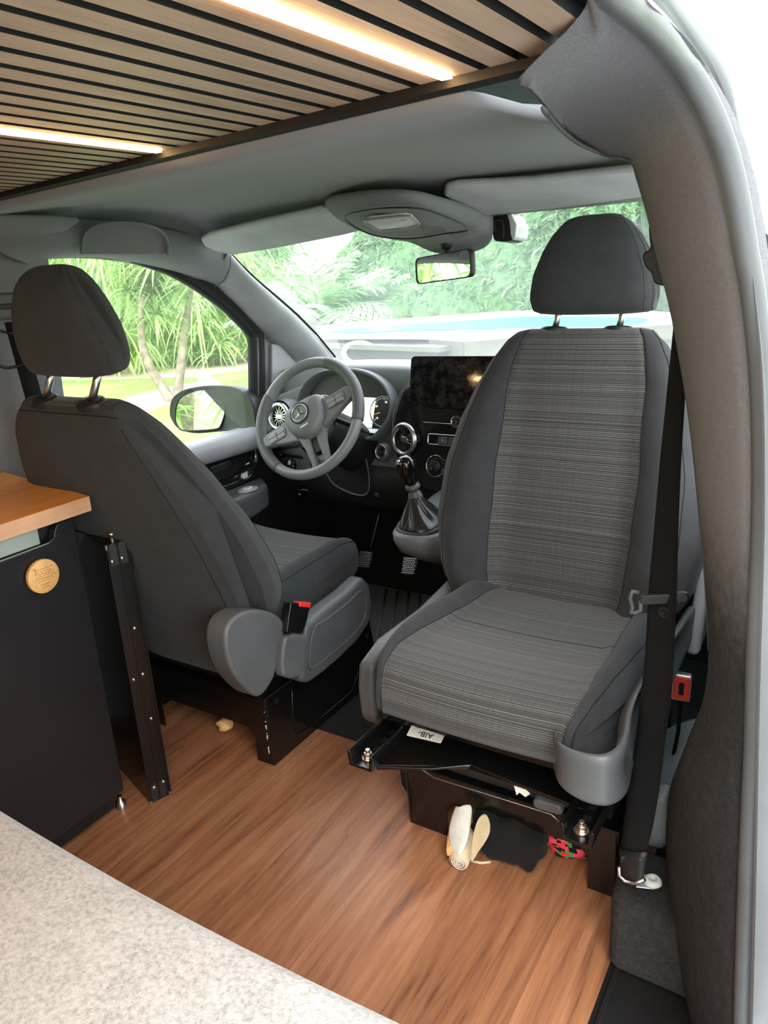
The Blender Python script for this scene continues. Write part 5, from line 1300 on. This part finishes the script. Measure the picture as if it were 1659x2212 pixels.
b = B(); b.boxp(A_ + dd * .12 + Vector((0, 0, H_)), A_ + dd * .30 + Vector((0, .04, H_ + .006))); b.build('hinge_plate', 'black_paint', pn, bevel=.001)
# sofa
b = B(); rows = []
prof_s = crc([(.505, .435), (.495, .452), (.46, .462), (.3, .468), (-.1, .47), (-.5, .46), (-.54, .42), (-.53, .34), (-.3, .32), (.2, .32), (.46, .32), (.50, .345), (.510, .39)], 60)
for x in (-1.34, -1.33, -1.30, -1.2, -1.07, -.85, -.64, -.45, -.32, -.24, -.20, -.185, -.18):
    k = .5 if x in (-1.34, -.18) else (.9 if x in (-1.33, -.185) else 1)
    bow = .012 * math.sin((x + 1.07) * 4)
    rows.append([Vector((x, .0 + (y - 0) * (k * .1 + .9) - bow * (1 if y > .4 else 0), .39 + (z - .39) * k)) for y, z in prof_s])
b.grid(rows, close_u=True, caps=True)
o = b.build('seat_cushion', 'sofa_cloth', None, subsurf=1); top(o, 'pale mottled grey bench cushion in the near left foreground', 'cushion')
b = B(); b.boxp((-1.33, -.5, 0), (-.22, .36, .318)); o = b.build('bench_box', 'worktop_edge', None, bevel=.004); top(o, 'low wooden bench box carrying the pale grey cushion', 'bench')
# small tan crumpled bag under driver's seat
random.seed(5)
def blob(c, r, n=20, amp=.15, seed=1, mi=0, flat=1.0):
    random.seed(seed); ph = [(random.uniform(0, 6), random.uniform(2, 6), random.uniform(2, 6)) for _ in range(5)]
    rows = []
    for i in range(n + 1):
        th = math.pi * i / n; row = []
        for j in range(2 * n):
            a = math.pi * j / n; k = 1 + amp * sum(math.sin(p + q * a + s * th) for p, q, s in ph) / 3 * math.sin(th)
            row.append(Vector(c) + Vector((r[0] * k * math.sin(th) * math.cos(a), r[1] * k * math.sin(th) * math.sin(a), r[2] * k * math.cos(th) * flat)))
        rows.append(row)
    b = B(); b.grid(rows, close_u=True); return b
c = at(487, 1577, Z=.0); o = blob(c + Vector((0, 0, .019)), (.022, .022, .019), 14, .16, 4).build('crumpled_bag', 'disc_wood', None); top(o, 'small crumpled tan bag on the floor behind the driver seat base', 'bag')
# rolled cream cloths under the passenger seat
c0 = at(990, 1862, Z=.022); 
t = thing('rolled_mat', c0, 'rolled cream cloth mat with white end poking out left of the black bag', 'rolled mat')
b = B(); e1 = c0; e2 = c0 + Vector((-.03, .30, .045)); b.tube([e1, e1.lerp(e2, .5), e2], .021, 20); rl = b.build('roll', 'cream_cloth', t)
b = B(); pts = []
for k in range(70):
    a = k * .30; r = .002 + .0175 * k / 70; pts.append(e1 + Vector((r * math.cos(a), -.0015, r * math.sin(a))))
b.tube(pts, .0011, 5); b.build('spiral_end', 'white_cloth', rl)
b = B(); q = [at(x, y, Y=Y) for x, y, Y in [(1003, 1738, 1.20), (1020, 1740, 1.20), (1018, 1775, 1.185), (1012, 1810, 1.165), (1000, 1840, 1.150), (986, 1850, 1.145), (975, 1840, 1.150), (968, 1800, 1.17), (975, 1765, 1.19), (985, 1740, 1.20)]]
cq = cr(q[:5], 10); cq2 = cr([q[9], q[8], q[7], q[6], q[5]], 10)
b.grid([[a, a.lerp(c_, .35) + Vector((0, -.008, 0)), a.lerp(c_, .7) + Vector((0, -.004, .0)), c_] for a, c_ in zip(cq, cq2)]); b.build('hanging_flap', 'white_cloth', t, solid=.003, subsurf=1)
b = B(); q = [at(x, y, Y=Y) for x, y, Y in [(968, 1800, 1.175), (964, 1835, 1.15), (966, 1848, 1.145), (975, 1850, 1.143), (976, 1825, 1.155), (974, 1805, 1.17)]]; b.prism(q, (0, .004, 0)); b.build('orange_hem', 'orange_mark', t)
# black bag
t = thing('cloth_bag', at(1090, 1850, Z=0), 'black cloth bag with a cream leaf shaped patch, pushed under the turned seat', 'bag')
c = at(1088, 1866, Z=0) + Vector((0, .035, .053))
bb_ = blob(c, (1, 1, 1), 24, .0, 11); random.seed(2)
for v_ in bb_.v:
    q = v_ - c; q = Vector([math.copysign(abs(x) ** .55, x) for x in q])
    v_.x, v_.y, v_.z = c.x + q.x * .078 + .004 * math.sin(q.z * 9 + q.y * 5), c.y + q.y * .048 + .006 * math.sin(q.x * 11 + q.z * 4), c.z + q.z * .052 + .004 * math.sin(q.x * 7)
o = bb_.build('bag_body', 'black_cloth', t)
b = B(); q = [at(x, y, Y=Y) for x, y, Y in [(1017, 1858, 1.140), (1019, 1830, 1.150), (1024, 1795, 1.16), (1034, 1768, 1.17), (1046, 1762, 1.172), (1055, 1778, 1.166), (1056, 1800, 1.158), (1046, 1822, 1.150), (1032, 1842, 1.144), (1022, 1858, 1.14)]]
b.prism(crc(q, 40), (0, .006, 0)); b.build('leaf_patch', 'cream_cloth', t, bevel=.001)
b = B(); b.tube([at(x, y, Z=.003) for x, y in [(1018, 1860), (1040, 1864), (1060, 1862)]], .003, 6); b.build('cream_hem', 'cream_cloth', t)
# floral cloth
c = at(1212, 1858, Z=0) + Vector((0, .03, .030))
random.seed(9)
b = blob(c, (.062, .035, .034), 22, .16, 21)
cols = [random.random() for _ in range(4000)]
b.mi = [0] * len(b.mi)
for i in range(len(b.f)):
    p = b.v[b.f[i][0]]; s = math.sin(p.x * 140 + 2 * math.sin(p.z * 130)) + math.sin(p.z * 190 + p.x * 60)
    b.mi[i] = 0 if s > .3 else (1 if s > -.5 else (2 if s > -1.0 else 3))
o = b.build('floral_cloth', ['red_leaf', 'black_cloth', 'green_leaf_print', 'red_plastic'], None); top(o, 'crumpled red and green floral cloth under the right side of the turned seat', 'cloth')
c = at(1262, 1858, Z=0) + Vector((.0, .03, .018)); o = blob(c, (.022, .03, .018), 14, .15, 8).build('blue_pouch', 'blue_print', None); top(o, 'small dark blue pouch beside the right leg of the turned seat base', 'pouch')
# ================================================================== OUTSIDE
GZ = -.60
b = B(); n = 24
rows = []
for i in range(n + 1):
    y = -30 + 90 * i / n
    rows.append([Vector((-60 + 90 * j / n, y, GZ)) for j in range(n + 1)])
b.grid(rows); o = b.build('lawn', 'lawn_grass', None); o['kind'] = 'structure'
def strip(name, pl, mat, dz):
    b = B(); b.prism([at(x, y, Z=GZ) for x, y in pl], (0, 0, dz)); o = b.build(name, mat, None); o['kind'] = 'structure'; return o
b = B(); b.prism([(-4.2, -8, GZ), (7, -8, GZ), (7, 6.2, GZ), (-1.5, 6.2, GZ), (-4.2, 3.0, GZ)], (0, 0, .02)); o = b.build('bounce_ground', 'bounce_gravel', None); o['kind'] = 'structure'  # unseen pale ground added to neutralise green light bouncing off the lawn
strip('path_far', [(60, 800), (330, 788), (600, 748), (760, 735), (760, 765), (600, 790), (420, 815), (60, 824)], 'path_sand', .012)
strip('path_near', [(200, 884), (300, 852), (420, 826), (470, 842), (380, 866), (290, 905), (200, 915)], 'path_sand', .010)
def blades(b, c, n, L, wd, droop=.5, up=.2, mi=0, seed=0, spread=1.0):
    rn = random.Random(seed); c = Vector(c)
    for k in range(n):
        a = rn.uniform(0, 2 * math.pi); e = rn.uniform(-.5 + up, 1.0) * math.pi / 2 * spread
        d = Vector((math.cos(a) * math.cos(e), math.sin(a) * math.cos(e), math.sin(e))); l = L * rn.uniform(.7, 1.1)
        sd = d.cross(Vector((0, 0, 1))); sd = sd.normalized() if sd.length > .01 else Vector((1, 0, 0))
        sd = (sd + Vector((rn.uniform(-.4, .4), rn.uniform(-.4, .4), rn.uniform(-.6, .6)))).normalized()
        p = c + d * l * .04; pts = []
        for s in range(5):
            t = s / 4; q = c + d * l * t + Vector((0, 0, -droop * l * t * t * .6)); ww = wd * (1 - t) ** .7 * (.6 + .8 * min(1, t * 3)) * .7
            pts.append((q - sd * ww, q + sd * ww))
        ids = [(b.vert(x), b.vert(y)) for x, y in pts]
        for (a0, b0), (a1, b1) in zip(ids, ids[1:]): b.face([a0, b0, b1, a1], mi, None, True)
# yucca with two leaning trunks
def yucca(base, trunks, label, s=1.0, seed=1):
    t = thing('yucca_tree', base, label, 'tree', 'yucca trees on the lawn')
    for i, tr in enumerate(trunks):
        b = B(); pts = cr(tr, 16); b.tube(pts, [(.085 - .035 * k / 16) * s for k in range(17)], 10); b.build('trunk', 'trunk_bark', t)
    b = B()
    for i, tr in enumerate(trunks):
        e = Vector(tr[-1]); dr = (Vector(tr[-1]) - Vector(tr[-2])).normalized(); rn = random.Random(seed + i)
        for k in range(9): blades(b, e + Vector((rn.uniform(-.6, .6), rn.uniform(-.5, .5), rn.uniform(-.35, .9))) * s, 80, .62 * s, .030 * s, .75, .15, seed=seed * 10 + i * 20 + k)
    b.build('leaves', 'yucca_leaf', t, recalc=False)
dist = lambda px, py, k: CAM + ray(px, py).normalized() * k
bs = at(372, 862, Z=GZ); D = (bs - CAM).length
T1 = [at(370, 868, Z=GZ), dist(352, 838, D), dist(325, 795, D), dist(308, 745, D), dist(304, 700, D - .1), dist(306, 640, D - .2)]
T2 = [at(382, 866, Z=GZ), dist(386, 830, D), dist(392, 780, D), dist(398, 720, D), dist(406, 670, D), dist(412, 620, D)]
yucca(bs, [T1, T2], 'yucca with two slender trunks and sword leaves, seen through the driver window', 1.0, 3)
# feathery bush and weeping trees
def feather(name, c, r, label, cat, mat, seed, n=60, L=1.0, wd=.02, trunk=True, grp=None, droop=1.2):
    t = thing(name, (c[0], c[1], GZ), label, cat, grp); rn = random.Random(seed); c = Vector(c); b = B()
    for k in range(n):
        th, ph = rn.uniform(0, 2 * math.pi), math.acos(rn.uniform(-.7, 1)); rr = rn.uniform(.35, 1) ** .5
        p = c + Vector((r[0] * rr * math.sin(ph) * math.cos(th), r[1] * rr * math.sin(ph) * math.sin(th), r[2] * rr * math.cos(ph)))
        blades(b, p, 22, L * rn.uniform(.5, 1), wd, droop, .2, seed=seed * 97 + k)
    b.build('leaves', mat, t, recalc=False)
    if trunk: b = B(); b.tube([(c.x, c.y, GZ), (c.x + .1, c.y, c.z * .5 + GZ * .5), c], [.16, .12, .06], 10); b.build('trunk', 'trunk_bark', t)
    return t
bp = at(505, 775, Z=GZ); k = (bp - CAM).length
feather('feathery_bush', dist(497, 690, k), (1.9, 1.9, 1.5), 'pale lime feathery bush behind the yucca, near the front of the driver window', 'bush', 'bush_leaf', 5, 150, .9, .035)
feather('weeping_tree', dist(150, 560, 20), (4.5, 3.5, 3.5), 'tall weeping green tree above the driver headrest, beyond the lawn', 'tree', 'bush_leaf', 6, 330, 1.3, .035, droop=2.2)
feather('lawn_tree', dist(370, 570, 26), (4, 4, 4.0), 'broad leafy tree behind the yucca leaves at the back of the lawn', 'tree', 'hedge_leaf', 7, 200, 1.8, .07)
feather('lawn_tree', (-9, -3, 2.5), (3.5, 3.5, 3.2), 'bright green leafy tree standing beside the van, mirrored in the door mirror', 'tree', 'bush_leaf', 27, 260, .9, .05)
feather('lawn_tree', (-13, 0.5, 2.0), (3.5, 3.5, 3.2), 'dark green leafy tree beside the van, mirrored in the door mirror', 'tree', 'hedge_leaf', 37, 260, .9, .05)
# far tree belt behind the lawn
def wall_of_leaves(name, pts, h0, h1, depth, label, mat, seed, n, L, wd, core='dark_foliage', cat='hedge'):
    t = thing(name, (pts[0][0], pts[0][1], GZ), label, cat); rn = random.Random(seed)
    P_ = [Vector((x, y, 0)) for x, y in pts]; rows = []
    m = 40; S = cr(P_, m)
    for i, p in enumerate(S):
        d = (S[min(i + 1, m)] - S[max(i - 1, 0)]).normalized(); nn = Vector((d.y, -d.x, 0))
        if nn.dot(CAM - p) < 0: nn = -nn
        hh = h0 + (h1 - h0) * i / m + rn.uniform(-.12, .12) * (abs(h1) + 1) * .3
        row = []
        for q in range(9):
            tt = q / 8; z = GZ + (hh - GZ) * math.sin(tt * math.pi / 2 * 1.0) ; o_ = depth * math.cos(tt * math.pi / 2) ** .5
            row.append(p + nn * (o_ + rn.uniform(-.12, .12)) + Vector((0, 0, z + rn.uniform(-.1, .1))))
        row.append(p - nn * depth + Vector((0, 0, GZ))); rows.append(row)
    b = B(); b.grid(rows); b.build('branches', core, t)
    b = B()
    for k in range(n):
        i = rn.randrange(m); q = rn.random() ** .8 * 7.9; j = int(q); f = rn.random(); p = rows[i][j].lerp(rows[i][j + 1], q - j).lerp(rows[i + 1][j].lerp(rows[i + 1][j + 1], q - j), f)
        blades(b, p, 6, L * rn.uniform(.6, 1.2), wd, .4, .3, seed=seed * 1000 + k)
    b.build('leaves', mat, t, recalc=False)
wall_of_leaves('tree_belt', [(-52, 10), (-44, 20), (-36, 30), (-30, 36)], 6.5, 1.6, 2.0, 'far belt of green trees at the end of the lawn', 'hedge_leaf', 61, 2200, .9, .12, cat='trees')
# hedge beyond the pool
hx0 = at(810, 560, Y=13.5); 
wall_of_leaves('hedge', [(-10.2, 15.4), (-8.4, 14.5), (-4.5, 12.6), (-3.4, 12.0), (-2.5, 11.7)], 1.5, 4.8, .9, 'tall dense pale green hedge behind the pool, seen through the windscreen', 'hedge_leaf', 71, 5200, .26, .035)
wall_of_leaves('shrub_row', [(-19, 15.0), (-15, 16.2), (-12.0, 16.6), (-9.6, 16.2)], .9, 1.3, .7, 'low pale shrubs behind the palms left of the tall hedge', 'hedge_leaf', 81, 1500, .26, .035, cat='shrubs')
# palms
def palm(c, n, L, label, seed, mat='palm_leaf', trunk=True):
    c = Vector(c); t = thing('palm_tree', (c.x, c.y, GZ), label, 'palm', 'palms left of the hedge'); rn = random.Random(seed); b = B()
    for k in range(n):
        a = 2 * math.pi * k / n * 2.4 + rn.uniform(-.2, .2); e = rn.uniform(.25, 1.35); l = L * rn.uniform(.75, 1.1)
        d = Vector((math.cos(a) * math.cos(e), math.sin(a) * math.cos(e), math.sin(e))); pts = []
        for s in range(15):
            q = s / 14; pts.append(c + d * l * q + Vector((0, 0, -.42 * l * q * q)))
        b.tube(pts, [.018 * (1 - .8 * s / 14) for s in range(15)], 5)
        for s in range(2, 28):
            q = s / 28; i = min(int(q * 14), 13); p = pts[i].lerp(pts[i + 1], q * 14 - i); tg = (pts[i + 1] - pts[i]).normalized(); sd = tg.cross(Vector((0, 0, 1))).normalized()
            ll = l * .30 * math.sin(math.pi * min(1, q * .9 + .12)) ** .6
            for sg in (-1, 1):
                dd_ = (sd * sg * .8 + tg * .55 + Vector((0, 0, rn.uniform(-.25, .25)))).normalized(); w_ = tg.cross(dd_).cross(dd_).normalized() * .014 * l
                e0 = p; e1 = p + dd_ * ll * .5 + Vector((0, 0, -.03)); e2 = p + dd_ * ll + Vector((0, 0, -.12 * l * .5))
                ids = [b.vert(e0 - w_ * .5), b.vert(e0 + w_ * .5), b.vert(e1 + w_), b.vert(e1 - w_), b.vert(e2)]
                b.face([ids[0], ids[1], ids[2], ids[3]], 0, None, True); b.face([ids[3], ids[2], ids[4]], 0, None, True)
    b.build('fronds', mat, t, recalc=False)
    if trunk: b = B(); b.tube([(c.x, c.y, GZ), (c.x, c.y, (c.z + GZ) / 2), c], [.22, .2, .16], 12); b.build('trunk', 'trunk_bark', t)
palm(dist(690, 680, 11.5), 24, 1.55, 'large palm with arching fronds just right of the windscreen pillar', 3)
palm(dist(800, 672, 12.0), 18, 1.2, 'smaller palm with silvery fronds between the big palm and the hedge', 8)
palm(dist(610, 680, 13.0), 16, 1.2, 'low palm partly behind the windscreen pillar', 13)
palm(dist(575, 690, 11.0), 12, .8, 'dark small palm at the front corner of the driver window', 23)
# raised pool with deck
pz = .50
F1 = at(1005, 730, Z=pz); F2 = at(1420, 695, Z=pz); F3 = at(1520, 686, Z=pz); Lf = at(690, 732, Z=pz); L1 = at(702, 728, Z=pz); L2_ = at(860, 726, Z=pz)
Bk = [at(x, y, Z=pz) for x, y in [(676, 716), (720, 710), (820, 701), (950, 692), (1060, 684), (1150, 680), (1280, 679), (1390, 683), (1480, 690)]]
pl = thing('swimming_pool', F1, 'raised swimming pool with white deck, pale panelled sides and a band of blue water', 'swimming pool')
def wallseg(a, c_, z0, z1, mat, name, par, th=.05):
    d = (c_ - a); d.z = 0; d.normalize(); nn = Vector((-d.y, d.x, 0)) * th; b = B()
    b.prism([Vector((a.x, a.y, z0)), Vector((c_.x, c_.y, z0)), Vector((c_.x, c_.y, z0)) + nn, Vector((a.x, a.y, z0)) + nn], (0, 0, z1 - z0)); return b.build(name, mat, par)
wallseg(F1, F3, GZ, pz - .06, 'pool_panel_grey', 'side_panel', pl)
wallseg(F1 + Vector((0, -.02, 0)), F3 + Vector((0, -.02, 0)), pz - .20, pz - .04, 'pool_panel', 'upper_rail', pl)
d_ = Vector((-.25, .97, 0)); L3 = F1 + Vector((-.55, .25, 0))
wallseg(L3, F1, GZ, pz - .04, 'pool_panel', 'corner_panel', pl)
wallseg(L1 + Vector((0, .2, 0)), L3, GZ, pz - .06, 'mauve_box', 'side_panel', pl)
wallseg(Lf + Vector((-.3, .3, 0)), L1 + Vector((0, .2, 0)), GZ, pz - .05, 'pool_panel', 'side_panel', pl)
b = B(); ring_ = [F3 + Vector((3, 0, 0)), F3, F1, L3, L1 + Vector((0, .15, 0)), Lf + Vector((-.3, .25, 0)), Bk[0] + Vector((0, .35, 0))] + [p + Vector((0, .35, 0)) for p in Bk[1:]] + [F3 + Vector((3, 3, 0))]
b.prism([Vector((p.x, p.y, pz - .04)) for p in ring_], (0, 0, .04)); b.build('deck', 'deck_white', pl)
wtr = [at(x, y, Z=pz + .004) for x, y in [(712, 716), (780, 720), (880, 715), (1000, 712), (1150, 708), (1290, 705), (1375, 701), (1400, 691), (1330, 686), (1150, 685), (1000, 694), (900, 700), (800, 708)]]
b = B(); b.prism(crc(wtr, 60), (0, 0, .01)); b.build('water', 'pool_blue', pl)
b = B(); b.tube([p + Vector((0, .1, .02)) for p in Bk], .035, 8); b.build('far_coping', 'deck_white', pl)
b = B(); b.box(at(876, 724, Z=pz + .015), (.30, .06, .02)); o = b.build('pole_end', 'trunk_bark', None); top(o, 'small brown pole lying on the white pool deck', 'pole')
# storage box and hose in front
c = at(790, 790, Y=7.3)
t = thing('storage_box', Vector((c.x, 7.4, GZ)), 'mauve grey storage box standing in front of the pool side, left of the screen', 'storage box')
a0, a1 = at(715, 752, Y=7.3), at(945, 752, Y=7.0); b = B(); b.prism([Vector((a0.x, 7.3, GZ)), Vector((a1.x, 7.0, GZ)), Vector((a1.x + .1, 7.6, GZ)), Vector((a0.x + .1, 7.9, GZ))], (0, 0, a0.z - GZ)); b.build('box_body', 'mauve_box', t)
b = B(); b.prism([Vector((a0.x - .04, 7.27, a0.z)), Vector((a1.x + .04, 6.97, a0.z)), Vector((a1.x + .14, 7.6, a0.z)), Vector((a0.x + .1, 7.9, a0.z))], (0, 0, .05)); b.build('box_lid', 'pool_panel', t)
hc = at(775, 764, Y=7.2); t2 = thing('garden_hose', hc, 'coiled white hose hanging in front of the mauve box', 'hose'); 
for r in (.20, .23):
    b = B(); b.tube([hc + Vector((r * math.cos(a), .02, r * .55 * math.sin(a))) for a in [2 * math.pi * k / 32 for k in range(32)]], .02, 6, close=True); b.build('hose_coil', 'deck_white', t2)
# white pointed cover above the door mirror
q = at(450, 860, Z=GZ); k_ = (q - CAM).length
apex = dist(436, 795, k_); b = B(); bs_ = [at(x, y, Z=GZ) for x, y in [(410, 872), (440, 888), (520, 866), (480, 848)]]
for i in range(4): b.poly([bs_[i], bs_[(i + 1) % 4], apex])
b.poly(bs_); o = b.build('garden_tent', 'house_white', None); top(o, 'white pointed tent like cover on the lawn just above the door mirror', 'tent')
# pale house to the right, seen past the door opening
b = B(); b.boxp((-1.72, 10.2, GZ), (4, 13, 10)); o = b.build('house', 'house_white', None); top(o, 'pale building blown out by daylight beyond the door opening at far right', 'building')
# ================================================================== LIGHT
w = bpy.data.worlds.new('sky'); scene.world = w; w.use_nodes = True
nt = w.node_tree; bg = nt.nodes['Background']
tc = nt.nodes.new('ShaderNodeTexCoord'); sp_ = nt.nodes.new('ShaderNodeSeparateXYZ'); nt.links.new(tc.outputs['Generated'], sp_.inputs[0])
rp = nt.nodes.new('ShaderNodeValToRGB'); nt.links.new(sp_.outputs[2], rp.inputs[0])
e = rp.color_ramp.elements; e[0].position = .45; e[0].color = (.93, .97, 1.0, 1); e[1].position = 1.0; e[1].color = (.80, .90, 1.0, 1)
nt.links.new(rp.outputs[0], bg.inputs[0]); bg.inputs[1].default_value = 3.2
v = scene.view_settings; v.view_transform = 'Standard'; v.look = 'None'; v.gamma = 1; v.use_curve_mapping = False; v.exposure = 1.0
scene.cycles.max_bounces = 8; scene.cycles.transparent_max_bounces = 16
sun = bpy.data.lights.new('sun', 'SUN'); sun.energy = 1.6; sun.angle = R(35); sun.color = (1, .97, .92)
so = bpy.data.objects.new('sun', sun); col.objects.link(so); so.rotation_euler = Vector((-.55, .65, -.85)).to_track_quat('-Z', 'Y').to_euler()
for o in bpy.data.objects:
    if 'wloc' in o: del o['wloc']
